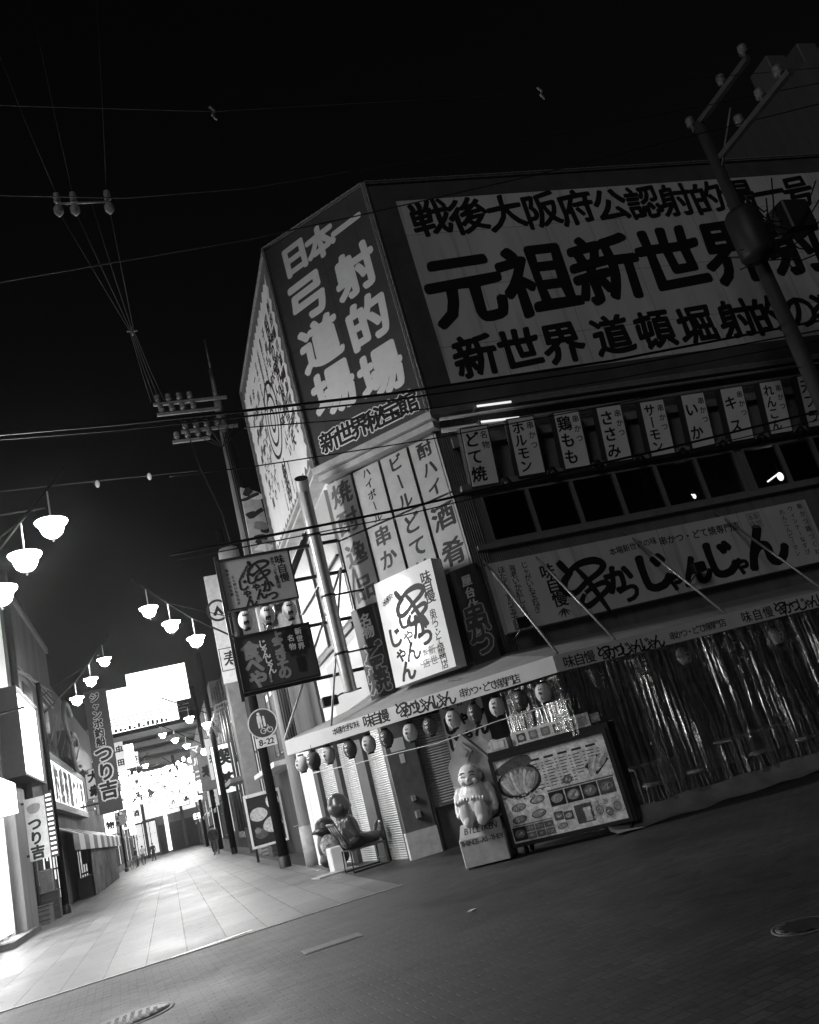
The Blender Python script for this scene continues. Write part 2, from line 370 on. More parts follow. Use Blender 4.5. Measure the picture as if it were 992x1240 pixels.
m.v = [(Vector(v)-FW.o).to_tuple() for v in m.v]
# ribs follow the wall's own axis
m.v = [(v[0]*math.cos(-GA)-v[1]*math.sin(-GA), v[0]*math.sin(-GA)+v[1]*math.cos(-GA), v[2]) for v in m.v]
o = build('front_wall', m, siding, (0, 0, 0), B.e); o.location = FW.o-B.e.location; o.rotation_euler = (0, 0, GA)
def bpart(name, mb, mat, fr, parent=None, label=None):
    o = build(name, mb, mat, (0, 0, 0), parent or B.e)
    if parent is None: o.location = fr.o-B.e.location; o.rotation_euler = (0, 0, fr.a)
    if label: o['label'] = label
    return o
bpart('corner_wall', MB().box((.02, .25, 2.9), (CHW-.02, .45, ZT-.02)), siding, CH)
bpart('alley_wall', MB().box((0, .3, 2.9), (LFW-.02, .5, ZT-.02)), M('white wall', .7, .6, .2, 2, streak=True), LF)
bpart('roof', MB().add([tuple(p-Vector((0, 0, 0))) for p in [v-LF.o for v in (Vector((CL.x+.3, CL.y+6.3, ZT-.1)), CL+Vector((.3, .1, ZT-.1)), CR+Vector((.1, .3, ZT-.1)), FW.w(WEND, .4, ZT-.1), FW.w(WEND, 9, ZT-.1))]], [(0, 1, 2, 3, 4)]), dark, Frame(LF.o, 0))
sof = [Vector((CL.x+.3, CL.y+6.3, 2.88)), CL+Vector((.3, .1, 2.88)), CR+Vector((.1, .3, 2.88)), FW.w(WEND, .4, 2.88), FW.w(WEND, 9, 2.88)]
bpart('soffit', MB().add([tuple(v-LF.o) for v in sof], [(4, 3, 2, 1, 0)]), M('soffit', .15, .7), Frame(LF.o, 0))
# dark interior behind the upper windows and the lower dining room
bpart('room_back', MB().box((.5, 2.6, 2.95), (WEND, 2.7, 7.5)), M('dim room', .1, .8), FW)
bpart('dining_back', MB().box((1.6, 3.7, 0), (WEND, 3.8, 2.87)), M('dim timber', .3, .7, .6, 3), FW)
bpart('end_wall', MB().box((WEND, -.2, 0), (WEND+.2, 9, ZT)), dark, FW)
bpart('rear_wall', MB().box((0, 8.8, 0), (WEND, 9, ZT)), dark, FW)
glass = bpy.data.materials.new('window glass'); glass.use_nodes = True
t_ = glass.node_tree; b_ = t_.nodes['Principled BSDF']; o_ = t_.nodes['Material Output']
tr = nn(t_, 'ShaderNodeBsdfTransparent'); tr.inputs[0].default_value = (.6, .6, .6, 1); gl_ = nn(t_, 'ShaderNodeBsdfGlossy'); gl_.inputs['Roughness'].default_value = .03
fr_ = nn(t_, 'ShaderNodeFresnel'); mx = nn(t_, 'ShaderNodeMixShader'); t_.links.new(fr_.outputs[0], mx.inputs[0]); t_.links.new(tr.outputs[0], mx.inputs[1]); t_.links.new(gl_.outputs[0], mx.inputs[2]); t_.links.new(mx.outputs[0], o_.inputs[0])
fm = M('dark window frame', .26, .4, .2, 8, .3)
def windows(u0, u1, n):
    w = (u1-u0)/n
    for i in range(n):
        a, b = u0+i*w, u0+(i+1)*w; f = .035
        k = MB().box((a, .2, wz0), (a+f, .3, wz1)).box((b-f, .2, wz0), (b, .3, wz1)).box((a+f, .2, wz0), (b-f, .3, wz0+f)).box((a+f, .2, wz1-f), (b-f, .3, wz1))
        o = bpart('window', k, fm, FW)
        bpart('pane', MB().rect(a+f, wz0+f, b-f, wz1-f, .25), glass, FW, o)
windows(wu0, wu1, 6); windows(xu0, xu1, 3)
# gutters and conduit pipes below the billboard
m = MB()
for z, d, r in ((ZB-.22, -.12, .035), (ZB-.42, -.05, .05)): m.tube([(u, d, z) for u in (.1, 3, 6, 9, 12.3)], r, 8)
bpart('conduit', m, galv, FW)
for i, (q0_, q1_) in enumerate((((577, 492), (619, 487)), ((582, 511), (629, 507)))):  # glowing tubes added in place of reflections on the conduit
    a_, b_2 = FW.uv(*q0_, -.2), FW.uv(*q1_, -.2); t = T('pipe_glint', ('upper' if i == 0 else 'lower')+' short glowing tube added as a conduit reflection above the first menu signboard', 'pipe glint', FW, (a_[0], -.2, a_[1]), 'pipe glints under the front billboard')
    t.part('tube', MB().cyl((a_[0], -.2, a_[1]), (b_2[0], -.2, (a_[1]+b_2[1])/2), .022, n=8), E('glint glow', .9)); t.part('glint holder', MB().box((a_[0]-.03, -.22, a_[1]-.04), (a_[0]-.001, .1, a_[1]+.04)), galv)
m = MB().box((.0, -.1, ZB-.1), (WEND, .25, ZB-.012)).box((.3, .1, ZB-.72), (WEND, .25, ZB-.52)).box((0.2, .05, wz1+.1), (WEND, .25, wz1+.2))
bpart('ledge', m, M('grey ledge', .2, .5, .4, 3), FW)
for z in (wz0-.12, ): bpart('sill', MB().box((.2, .12, z), (WEND, .25, z+.1)), grey, FW)
m = MB().box((-.05, -.12, ZB-.16), (CHW+.05, .25, ZB-.02)).box((0, -.02, ZB-.3), (CHW, .25, ZB-.18))
bpart('ledge', m, M('pale ledge', .5, .5, .3, 3), CH)
m = MB().box((0, -.1, ZB+.05), (LFW-.1, .3, ZB+.12)).box((0, -.03, ZB-.06), (LFW-.1, .3, ZB+.0))
bpart('ledge', m, M('pale ledge', .5), LF)
# ribbed edge strips on the upper corner
m = MB()
for k in range(9): m.cyl((.02+k*.045, .22, 3.0), (.02+k*.045, .22, 7.4), .017, n=8)
bpart('corner_trim', m, M('ribbed metal', .22, .45, .4, 5, .3), FW)

# ---- billboards
bb = T('front_billboard', 'huge white billboard with three rows of black Japanese characters on the front wall', 'billboard', FW, (0, 0, ZB))
bb.part('backing', MB().box((0.03, 0, ZB), (WEND, .25, ZT)), M('billboard red', .09, .5, .3, 2))
a, b = FW.uv(480, 244.5), FW.uv(547, 468)
pu0, pz1, pz0 = (a[0]+b[0])/2, FW.uv(700, 229)[1], FW.uv(760, 437)[1]
pan = MB().box((pu0, -.012, pz0), (WEND-.3, 0.002, pz1)); pn = bb.part('panel', pan, M('billboard white', .7, .5, .22, .7, streak=True, seam=(1.82, 1.3)))
m = MB()
def rowpx(m, fr, txt, p, q, size, d, **kw): m.line(txt, fr.uv(*p), fr.uv(*q), size, d, **kw)
rowpx(m, FW, '戦後大阪府公認射的場一号', (521, 264), (966, 232), .9, -.013, w=.03, nib=ROUND, wig=.02, rise=.11)
rowpx(m, FW, '元祖新世界', (563, 349), (888, 304), 1.72, -.013, w=.034, nib=ROUND, wig=.02, rise=.11); rowpx(m, FW, '射的場', (962, 294), (1110, 273), 1.72, -.013, w=.034, nib=ROUND, wig=.02, rise=.11)
rowpx(m, FW, '新世界', (576, 431), (681, 415), .95, -.013, w=.034, nib=ROUND, wig=.02, rise=.11)
rowpx(m, FW, '道頓堀', (741, 406), (843, 393), .93, -.013, w=.034, nib=ROUND, wig=.02, rise=.11)
rowpx(m, FW, '射的の楽園', (892, 386), (1040, 369), .95, -.013, w=.034, nib=ROUND, wig=.02, rise=.11)
bb.part('lettering', m, ink, pn)
m = MB(); m.box((-.04, -.05, ZB-.01), (.03, .02, ZT+.02)); m.box((.03, -.05, ZT-.02), (WEND, .02, ZT+.03)); m.box((.03, -.05, ZB-.01), (WEND, -.002, ZB+.04))
bb.part('edge_trim', m, M('trim metal', .3, .4, .4, 9, .4))
def dots(mb, pts, gap, r):
    for p, q in zip(pts, pts[1:]):
        p = Vector(p); q = Vector(q); n = int((q-p).length/gap); L = (q-p).length
        mb.lathe([(r if i % 2 else r*.45, L*i/(2*n)) for i in range(2*n+1)], p, 6, q-p)
m = MB(); dots(m, [(-.01, -.07, ZB), (-.01, -.07, ZT+.02), (WEND, -.07, ZT+.02)], .13, .016); bb.part('bulb_string', m, M('rope bulbs', .3, .4))

cb = T('corner_billboard', 'tall dark billboard with pale brush characters on the cut-off corner', 'billboard', CH, (CHW/2, 0, ZB))
cb.part('panel', MB().box((.03, 0, ZB), (CHW-.05, .22, ZT)), M('corner board', .07, .5, .25, 1.5, seam=(.9, 1.3)))
m = MB(); 
rowpx(m, CH, '日本一', (357, 312), (419, 273), .76, 0, w=.05, nib=ROUND, wig=.008, rise=.1)
rowpx(m, CH, '射的場', (430, 328), (461, 450), 1.04, 0, w=.044, nib=ROUND, wig=.008, rise=.1)
rowpx(m, CH, '弓道場', (372, 360), (404, 472), 1.06, 0, w=.044, nib=ROUND, wig=.008, rise=.1)
cb.part('lettering', m, M('pale lettering', .86, .5, .06))
m = MB(); rowpx(m, CH, '新世界秘宝館', (399, 534), (494, 488), .47, -.002, w=.085, nib=ROUND); cb.part('letter_outline', m, M('pale lettering', .55))
m = MB(); rowpx(m, CH, '新世界秘宝館', (399, 534), (494, 488), .47, -.007, w=.03, nib=ROUND); cb.part('lettering', m, ink)
m = MB().box((-.03, -.06, ZB-.02), (.03, .02, ZT+.03)).box((CHW-.05, -.06, ZB-.02), (CHW+.0, .02, ZT+.03)).box((.03, -.05, ZT), (CHW-.05, .02, ZT+.03)).box((.03, -.05, ZB-.02), (CHW-.05, -.002, ZB+.02))
cb.part('edge_trim', m, M('trim metal', .3))
m = MB(); dots(m, [(0, -.08, ZB), (0, -.08, ZT+.02), (CHW-.03, -.08, ZT+.02), (CHW-.03, -.08, ZB)], .13, .016); cb.part('bulb_string', m, M('rope bulbs', .3))

ab = T('alley_billboard', 'white billboard with a target drawing and columns of small characters facing the alley', 'billboard', LF, (LFW/2, 0, ZB))
ab.part('backing', MB().box((0, 0.0, ZB+.13), (LFW-.06, .28, ZT)), M('alley board rim', .12, .5))
pts = []; random.seed(3)
def rag(a, b, n, amp):
    out = []
    for i in range(n):
        t = i/n; x = a[0]+(b[0]-a[0])*t; y = a[1]+(b[1]-a[1])*t; e = amp*(1 if i % 2 else -.6)*random.uniform(.4, 1.1)
        nx, ny = -(b[1]-a[1]), b[0]-a[0]; L = math.hypot(nx, ny); out.append((x+nx/L*e, y+ny/L*e))
    return out
q0, q1, q2, q3 = (.22, ZB+.36), (LFW-.45, ZB+.36), (LFW-.45, ZT-.35), (.22, ZT-.35)
pts = rag(q0, q1, 34, .11)+rag(q1, q2, 28, .11)+rag(q2, q3, 34, .11)+rag(q3, q0, 28, .11)
ap = ab.part('panel', MB().poly(pts, -.006, .001), M('alley board white', .74, .5, .12, 1.5))
m = MB()
cols = ['射的場弓道場新世界で', '昭和の遊び射的弓矢', '子供も大人も楽しい', '景品たくさんあります', '元祖新世界射的場', '日本一の弓道場', '一回五百円より', 'お気軽にどうぞ', '年中無休で営業']
for i, tx in enumerate(cols):
    u = LFW-.8-i*.55
    if 3 <= i <= 5: m.line(tx, (u, ZT-.8), (u, ZT-2.0), .2, -.007, w=.04); m.line(tx, (u, ZB+1.2), (u, ZB+.5), .12, -.007, w=.03)
    else: m.line(tx, (u, ZT-.9-.1*(i % 2)), (u, ZB+1.3), .3 if i != 1 else .42, -.007, w=.05); m.line(tx[:5], (u-.25, ZT-1.5), (u-.25, ZB+1.6), .26, -.007, w=.05)
m.line('射的', (3.4, ZB+1.25), (3.4, ZB+.75), .55, -.007, w=.05)
ab.part('lettering', m, ink, ap)
m = MB()
for r in (.92, .62, .3):
    n = 40; rr = r-.09
    vs = []; fs = []
    for i in range(n):
        a_ = 2*math.pi*i/n; vs += [(3.4+r*math.cos(a_), -.009, ZB+2.6+r*math.sin(a_)*1.05), (3.4+rr*math.cos(a_), -.009, ZB+2.6+rr*math.sin(a_)*1.05)]
        j = (i+1) % n; fs.append((2*i, 2*j, 2*j+1, 2*i+1))
    m.add(vs, fs)
ab.part('target', m, ink, ap)
m = MB().box((-.04, -.05, ZB+.1), (.02, .02, ZT+.02)).box((LFW-.06, -.05, ZB+.1), (LFW-.0, .02, ZT+.02)).box((.02, -.05, ZT-.01), (LFW-.06, .02, ZT+.03))
ab.part('edge_trim', m, M('trim metal', .3))

# ---- menu banners on the cut-off corner: 4 columns, 2 rows
bnr = M('banner cloth', .5, .7, .2, 3)
txts = [('焼酎', '逸品'), ('ハイボール', '串かつ'), ('ビール', 'どて焼'), ('酎ハイ', '酒肴')]
czt, czm, czb = ZB-.36, 6.12, 4.72
names = [('shochu', 'fine dishes'), ('highball', 'kushikatsu'), ('beer', 'doteyaki'), ('chuhai', 'drinking snacks')]
for i in range(4):
    for j in range(2):
        u0 = .02+i*.665; u1 = u0+.60; v1, v0 = (czt, czm+.02) if j == 0 else (czm-.02, czb)
        tx = txts[i][j]
        t = T('menu_banner', 'pale cloth menu banner for %s (%s) on the corner wall' % (names[i][j], tx), 'menu banner', CH, ((u0+u1)/2, .2, v0), 'menu banners on the corner wall')
        t.part('cloth', MB().box((u0, .16, v0), (u1, .19, v1)), bnr)
        n = len(tx); s = min(.5, (v1-v0)/n*.86); h = (v1-v0)/n
        t.part('lettering', MB().line(tx, ((u0+u1)/2, v1-h/2), ((u0+u1)/2, v0+h/2), s, .16, w=.04, rise=.1), M('banner ink', .03) if i else M('faded ink', .12))
# ---- tall dark vertical signs and the lit white sign on the corner
def vsign(u0, u1, v0, v1, top, mid, label):
    t = T('vertical_sign', label, 'sign', CH, ((u0+u1)/2, 0, v0))
    t.part('board', MB().box((u0, 0, v0), (u1, .16, v1)), M('dark sign board', .035, .35, .3, 4))
    m = MB(); w = u1-u0; m.line(top, (u0+w*.55, v1-.25), (u0+w*.55, v1-.25-.22*(len(top)-1)), .26 if len(top) < 4 else .2, 0, w=.05)
    t.part('lettering', m, pale)
    n = len(mid); a, b = ((u0+u1)/2, v1-.9), ((u0+u1)/2, v0+.35)
    t.part('letter_outline', MB().line(mid, a, b, .48, 0, w=.075, nib=ROUND, wig=.01), M('sign outline', .4))
    t.part('letter_fill', MB().line(mid, a, b, .48, -.004, w=.03, nib=ROUND, wig=.01), M('sign fill', .06))
vsign(-.02, .5, 2.95, 4.68, '名物', 'どて焼', 'narrow dark vertical sign with outlined characters left of the lit white sign')
vsign(2.2, CHW, 2.98, 4.7, '屋台仕込み', '串かつ', 'narrow dark vertical sign with outlined characters right of the lit white sign')
ls = T('white_sign', 'bright white glossy sign box with brush lettering projecting from the corner wall', 'sign', CH, (1.3, -.35, 3))
LD = -.38
a, b, c, d = CH.uv(445, 707, LD), CH.uv(522, 676, LD), CH.uv(559, 807, LD), CH.uv(474, 833, LD)
lu0, lu1, lz0, lz1 = (a[0]+d[0])/2, (b[0]+c[0])/2, (c[1]+d[1])/2, (a[1]+b[1])/2
glossw = M('glossy acrylic', .88, .075, .05, 2, spec=.6)
ls.part('board', MB().box((lu0, LD, lz0), (lu1, LD+.3, lz1)), glossw)
m = MB(); k = lambda x, y: CH.uv(x, y, LD)
m.kushi(*k(499, 735), .86, LD); m.ch('か', *k(508, 757), .45, LD, w=.05, nib=ROUND, wig=.01); m.ch('つ', *k(516, 771), .36, LD, w=.05, nib=ROUND)
m.line('じゃん', k(486, 750), k(499, 788), .38, LD, w=.04, nib=ROUND, wig=.012)
m.line('じゃん', k(474, 772), k(492, 812), .38, LD, w=.04, nib=ROUND, wig=.012)
m.line('味自慢', k(516, 699), k(522, 722), .25, LD, w=.03); m.line('串かつ・どて焼専門店', k(526, 742), k(543, 804), .155, LD, w=.02)
m.line('本場新世界の味', k(459, 731), k(477, 711), .12, LD, w=.02)
ls.part('lettering', m, ink)
m = MB(); s0, s1 = k(510, 806), k(533, 783)
for a_, b_2 in (((s0[0], s0[1]), (s1[0], s0[1]+.015)), ((s0[0], s1[1]-.015), (s1[0], s1[1])), ((s0[0], s0[1]+.015), (s0[0]+.015, s1[1]-.015)), ((s1[0]-.015, s0[1]+.015), (s1[0], s1[1]-.015))): m.rect(a_[0], a_[1], b_2[0], b_2[1], LD-.002)
cu_, cv_ = (s0[0]+s1[0])/2, (s0[1]+s1[1])/2; q_ = (s1[0]-s0[0])*.2
m.line('新世', (cu_+q_, cv_+q_), (cu_+q_, cv_-q_), q_*1.8, LD, w=.02); m.line('本店', (cu_-q_, cv_+q_), (cu_-q_, cv_-q_), q_*1.8, LD, w=.02)
ls.e.rotation_euler = (R(-3.2), 0, CH.a-R(10.2))
ls.part('stamp', m, M('stamp ink', .25))
ls.part('bracket', MB().box((lu0+.2, LD+.3, lz0+.3), (lu0+.26, .25, lz0+.36)).box((lu1-.26, LD+.3, lz0+.3), (lu1-.2, .25, lz0+.36)).box((lu0+.2, LD+.3, lz1-.4), (lu0+.26, .25, lz1-.34)).box((lu1-.26, LD+.3, lz1-.4), (lu1-.2, .25, lz1-.34)), steel)

# ---- row of menu signboards with spotlights on the front wall
lit_board = M('menu board white', .85, .45, .12, 3)
menus = [('名物', 'どて焼', 'doteyaki', 579, 552), ('串かつ', 'ホルモン', 'offal', 635, 540), ('串かつ', '鶏もも', 'chicken thigh', 690, 532), ('串かつ', 'ささみ', 'chicken tender', 741, 525), ('串かつ', 'サーモン', 'salmon', 793, 518),
         ('串かつ', 'いか', 'squid', 842, 509), ('串かつ', 'キス', 'whiting', 889, 501), ('串かつ', 'れんこん', 'lotus root', 936, 493), ('串かつ', '天プラ', 'tempura', 981, 485)]
for i, (sm, bg_, en, x, y) in enumerate(menus):
    u, v = FW.uv(x, y, -.05); w, h = .56, 1.12
    t = T('menu_signboard', 'white menu signboard for %s (%s) in the row above the windows' % (en, bg_), 'signboard', FW, (u, .1, v-h/2), 'menu signboards above the windows')
    t.part('casing', MB().box((u-w/2, -.0, v-h/2), (u+w/2, .16, v+h/2)), dark)
    f = t.part('face', MB().box((u-w/2+.025, -.012, v-h/2+.025), (u+w/2-.025, -.001, v+h/2-.025)), lit_board)
    m = MB(); n = len(bg_); hh = h*.92/n; s = min(.3, hh*.98)
    m.line(bg_, (u-.09, v+h*.44-hh/2), (u-.09, v-h*.44+hh/2), s, -.012, w=.035)
    m.line(sm, (u+.16, v+.38), (u+.16, v+.38-.19*(len(sm)-1)), .15, -.012, w=.02)
    t.part('lettering', m, ink, f)
    t.e.rotation_euler = (R(13), 0, FW.a)
    uu, vv = u+.44, v-h/2-.1
    t = T('spotlight', 'small black spotlight beside the %s menu signboard' % en, 'spotlight', FW, (uu, .12, vv), 'spotlights of the menu signboards')
    t.part('arm', MB().tube([(uu, .22, vv), (uu, -.02, vv-.02), (uu-.02, -.1, vv+.02)], .014), black)
    t.part('head', MB().cyl((uu-.02, -.12, vv-.03), (uu-.07, -.05, vv+.1), .06, .085), black)

# ---- long white shop sign on the front wall
SGD = .02
a, b, c, d = FW.uv(597.4, 681, SGD), FW.uv(980.7, 604, SGD), FW.uv(1000, 680, SGD), FW.uv(609, 767, SGD)
su0, su1, sz0, sz1 = (a[0]+d[0])/2, (b[0]+c[0])/2, (c[1]+d[1])/2, (a[1]+b[1])/2
sg = T('shop_sign', 'long white shop sign with big black brush lettering above the awning', 'shop sign', FW, ((su0+su1)/2, .1, sz0))
sg.part('board', MB().box((su0, SGD, sz0), (su1, .245, sz1)), M('long sign white', .6, .45, .12, 1.2, streak=True, seam=(1.8, 3)))
m = MB(); k = lambda x, y: FW.uv(x, y, SGD)
for c_, x, y, s in (('串', 713, 708, 1.02), ('か', 749, 700, .55), ('つ', 762, 717, .42), ('じ', 791, 692, .78), ('ゃ', 816, 702, .42), ('ん', 842, 690, .62), ('じ', 872, 676, .78), ('ゃ', 897, 683, .42), ('ん', 925, 660, .95)):
    if c_ == '串': m.kushi(*k(x, y), 1.12, SGD)
    else: m.ch(c_, *k(x, y), s, SGD, w=.055, nib=ROUND, wig=.012, sx=1.1, rise=.05)
m.line('味自慢', k(663, 692), k(678, 725), .3, SGD, w=.03)
m.line('本場新世界の味', k(742, 668), k(791, 655), .15, SGD, w=.02); m.line('串かつ・どて焼専門店', k(803, 655), k(891, 637), .18, SGD, w=.025)
m.line('じゃがいも玉ねぎ', k(635, 684), k(651, 738), .14, SGD, w=.015); m.line('海老いか紅しょうが', k(620, 688), k(639, 750), .14, SGD, w=.015); m.line('ほたてうずら玉子', k(607, 690), k(623, 747), .14, SGD, w=.015)
m.line('れんこんピーマン', k(947, 620), k(966, 670), .12, SGD, w=.015); m.line('ウィンナーなすび', k(957, 616), k(978, 668), .12, SGD, w=.015); m.line('串かつ鶏つくね', k(968, 613), k(990, 668), .13, SGD, w=.015)
for an in (-.9, -.5, 0, .5, .9):   # bamboo leaf mark
    u, v = k(682, 736); m.poly([(u, v), (u+.09*math.sin(an)-.02, v-.09*math.cos(an)), (u+.19*math.sin(an), v-.19*math.cos(an)), (u+.09*math.sin(an)+.02, v-.09*math.cos(an))], SGD-.003)
sg.part('lettering', m, ink)
m = MB(); u, v = k(914, 630); q_ = .15
for a_ in ((-q_, -q_, q_, -q_+.012), (-q_, q_-.012, q_, q_), (-q_, -q_+.012, -q_+.012, q_-.012), (q_-.012, -q_+.012, q_, q_-.012)): m.rect(u+a_[0], v+a_[1], u+a_[2], v+a_[3], SGD-.002)
m.line('新世', (u+.07, v+.07), (u+.07, v-.07), .13, SGD); m.line('本店', (u-.07, v+.07), (u-.07, v-.07), .13, SGD)
sg.part('stamp', m, M('stamp ink', .25))
for x, y, nm in ((632, 755, 'left end'), (845, 688, 'middle')):
    u, v = FW.uv(x, y, -.3)
    t = T('floodlight', 'black floodlight on an arm at the %s of the long shop sign' % nm, 'floodlight', FW, (u, .2, v), 'floodlights of the shop sign')
    t.part('arm', MB().tube([(u-.12, .24, v-.2), (u-.1, -.1, v-.18), (u, -.3, v-.05)], .015), steel)
    t.part('head', MB().bbox((u-.13, -.4, v-.08), (u+.13, -.24, v+.1), .02), black)

# ---- awning along the front and round the corner
aw = T('awning', 'white fabric awning with brush lettering on its valance wrapping round the corner', 'awning', WORLD, tuple(AWA))
awm = M('awning fabric', .62, .6, .12, 2); awr = M('awning roof', .3, .7, .2, 2)
CUR = 7.2
va, vb = 2.42, 2.68      # valance bottom and top
Lh = AWL.w(0, 0, 0)
m = MB(); p0, p1, p2 = AWA, CU.w(CUR, 0, 0), Lh
def V3(p, z): return (p.x, p.y, z)
# front valance
def valance(mb, a, b, th=.03):
    d = (b-a).normalized(); n = Vector((-d.y, d.x, 0))*th
    mb.add([V3(a, va), V3(b, va), V3(b, vb), V3(a, vb), V3(a+n, va), V3(b+n, va), V3(b+n, vb), V3(a+n, vb)], [(0, 1, 2, 3), (7, 6, 5, 4), (0, 4, 5, 1), (3, 2, 6, 7), (0, 3, 7, 4), (1, 5, 6, 2)])
valance(m, p0+FX*.01, p1); vf = aw.part('valance', m, awm)
m = MB(); valance(m, p2, p0-(p0-p2).normalized()*.01); vl = aw.part('valance', m, awm)
zr = 3.05
m = MB()
ia, ib, ic = FW.w(0, .2, 0), FW.w(CUR+1, .2, 0), CH.w(0, .2, 0)
m.add([V3(p0, vb-.01), V3(p1, vb-.01), V3(ib, zr), V3(ia, zr)], [(0, 1, 2, 3)]); m.add([V3(p2, vb-.01), V3(p0, vb-.01), V3(ia, zr), V3(ic, zr)], [(0, 1, 2, 3)])
aw.part('canopy', m, awr)
ec = Vector((CL.x+.1, CL.y+1.2, 0)); m = MB(); m.add([V3(p2, va), V3(p2, vb-.012), V3(ic, zr), V3(ec, zr), V3(ec, va)], [(0, 1, 2, 3, 4)]); aw.part('end_cap', m, awm)
m = MB()
def lett(mb, fr, seq, d):
    k = len(mb.v)
    for tx, x0, y0, x1, y1, s in seq: mb.line(tx, fr.uv(x0, y0, d), fr.uv(x1, y1, d), s, d, w=.022 if s > .21 else .018, nib=ROUND if s > .21 else BRUSH, logo=s > .21)
    mb.v[k:] = [tuple(fr.w(*p)) for p in mb.v[k:]]
lett(m, CU, [('味自慢', 689, 801, 714, 795, .2), ('串かつじゃんじゃん', 733, 791, 797, 776, .24), ('串かつ・どて焼専門店', 815, 770, 875, 754, .14), ('味自慢', 904, 747, 930, 741, .2), ('串かつじゃんじゃん', 946, 737, 1010, 722, .24)], 0)
aw.part('lettering', m, ink, vf)
m = MB(); lett(m, AWL, [('本場新世界の味', 406, 886, 432, 877, .13), ('味自慢', 446, 873, 465, 867, .23), ('串かつじゃんじゃん', 488, 860, 544, 845, .27), ('串かつ・どて焼専門店', 561, 839, 625, 822, .16)], 0)
aw.part('lettering', m, ink, vl)
m = MB()
for (a_, b_2) in (((640, 665), (745, 773)), ((584, 677), (676, 792)), ((755, 643), (878, 740)), ((866, 620), (992, 700))):
    u, v = FW.uv(*a_, .2); q = FW.w(u, .2, v); s = CU.uv(*b_2)[0]; m = MB().cyl(q, CU.w(s, .02, vb+.02), .022, n=8); aw.part('stay_rod', m, galv)
qT = CH.w(.02, -.02, 5.55)
for f in (.0, .2): aw.part('stay_rod', MB().cyl(qT, Vector(V3(p2.lerp(p0, f), vb+.01)), .022, n=8), galv)
m = MB()
for i in range(9): s = -.55+i*.95; m.cyl(CU.w(s, .05, va+.03), FW.w(s-.4 if s < 0 else s, .2, 2.85), .018, n=6)
m.tube([CU.w(-.5, .06, va+.03), CU.w(CUR, .06, va+.03)], .02); m.tube([AWL.w(0.05, .06, va+.03), AWL.w(AWW-.05, .06, va+.03)], .02)
aw.part('frame', m, steel)

# ---- vinyl curtain
vin = bpy.data.materials.new('clear vinyl'); vin.use_nodes = True; t_ = vin.node_tree; o_ = t_.nodes['Material Output']; b_ = t_.nodes['Principled BSDF']
b_.inputs['Base Color'].default_value = (.5, .5, .5, 1); b_.inputs['Roughness'].default_value = .14; b_.inputs['Specular IOR Level'].default_value = 1.0; b_.inputs['Metallic'].default_value = 0.0
b_.inputs['Coat Weight'].default_value = 1; b_.inputs['Coat Roughness'].default_value = .06
tr = nn(t_, 'ShaderNodeBsdfTransparent'); tr.inputs[0].default_value = (.9, .9, .9, 1); mx = nn(t_, 'ShaderNodeMixShader'); mx.inputs[0].default_value = .46
gl2 = nn(t_, 'ShaderNodeBsdfGlossy'); gl2.inputs['Roughness'].default_value = .07; gl2.inputs[0].default_value = (.8, .8, .8, 1)
t_.links.new(tr.outputs[0], mx.inputs[1]); t_.links.new(gl2.outputs[0], mx.inputs[2]); t_.links.new(mx.outputs[0], o_.inputs[0])
bpn = nn(t_, 'ShaderNodeBump'); bpn.inputs['Strength'].default_value = 1; bpn.inputs['Distance'].default_value = .1
tcv = nn(t_, 'ShaderNodeTexCoord'); mpv = nn(t_, 'ShaderNodeMapping'); mpv.inputs['Scale'].default_value = (11, 11, .5); nzv = nn(t_, 'ShaderNodeTexNoise'); nzv.inputs['Scale'].default_value = 1.0; nzv.inputs['Detail'].default_value = 5; nzv.inputs['Roughness'].default_value = .55; nzv.inputs['Distortion'].default_value = .6
t_.links.new(tcv.outputs['Object'], mpv.inputs[0]); t_.links.new(mpv.outputs[0], nzv.inputs['Vector']); t_.links.new(nzv.outputs[0], bpn.inputs['Height']); t_.links.new(bpn.outputs[0], gl2.inputs['Normal'])
def sheet(fr, u0, u1, z0, z1, d, seed, nu=420, nv=40):
    rn = random.Random(seed); fs = [(rn.uniform(8, 75), rn.uniform(0, 6.28), rn.uniform(.3, 1), rn.uniform(-.5, .5)) for _ in range(14)]
    mb = MB(); vs = []
    for j in range(nv+1):
        v = z0+(z1-z0)*j/nv; tv = 1-j/nv
        for i in range(nu+1):
            u = u0+(u1-u0)*i/nu
            y = sum(a*math.sin(f*u+p+q*3*v) for f, p, a, q in fs if f < 30)*.010+sum(a*math.sin(f*u+p+q*2*v+.5*math.sin(3*v+p)) for f, p, a, q in fs if f >= 30)*.006*(.5+.5*math.sin(2.3*v+4*u))
            y += .008*math.sin(7*v+3.1*u)*math.sin(5*u+2*v)+.02*math.sin(2.1*u+seed)
            vs.append((u, d+y, v))
    fa = [(j*(nu+1)+i, j*(nu+1)+i+1, (j+1)*(nu+1)+i+1, (j+1)*(nu+1)+i) for j in range(nv) for i in range(nu)]
    return mb.add(vs, fa, True)
vc = T('vinyl_curtain', 'clear wrinkled vinyl curtain hanging from the front awning down to the street', 'curtain', CU, (3, .12, 0))
sd = random.Random(4)
us = [-.5, .75, 2.0, 3.3, 4.7, 6.9]
for i in range(5): vc.part('sheet', sheet(CU, us[i]-.03, us[i+1]+.03, .2, 2.44, .12+.03*(i % 2), i+1), vin)
sk = MB(); nu = 90; vs = []
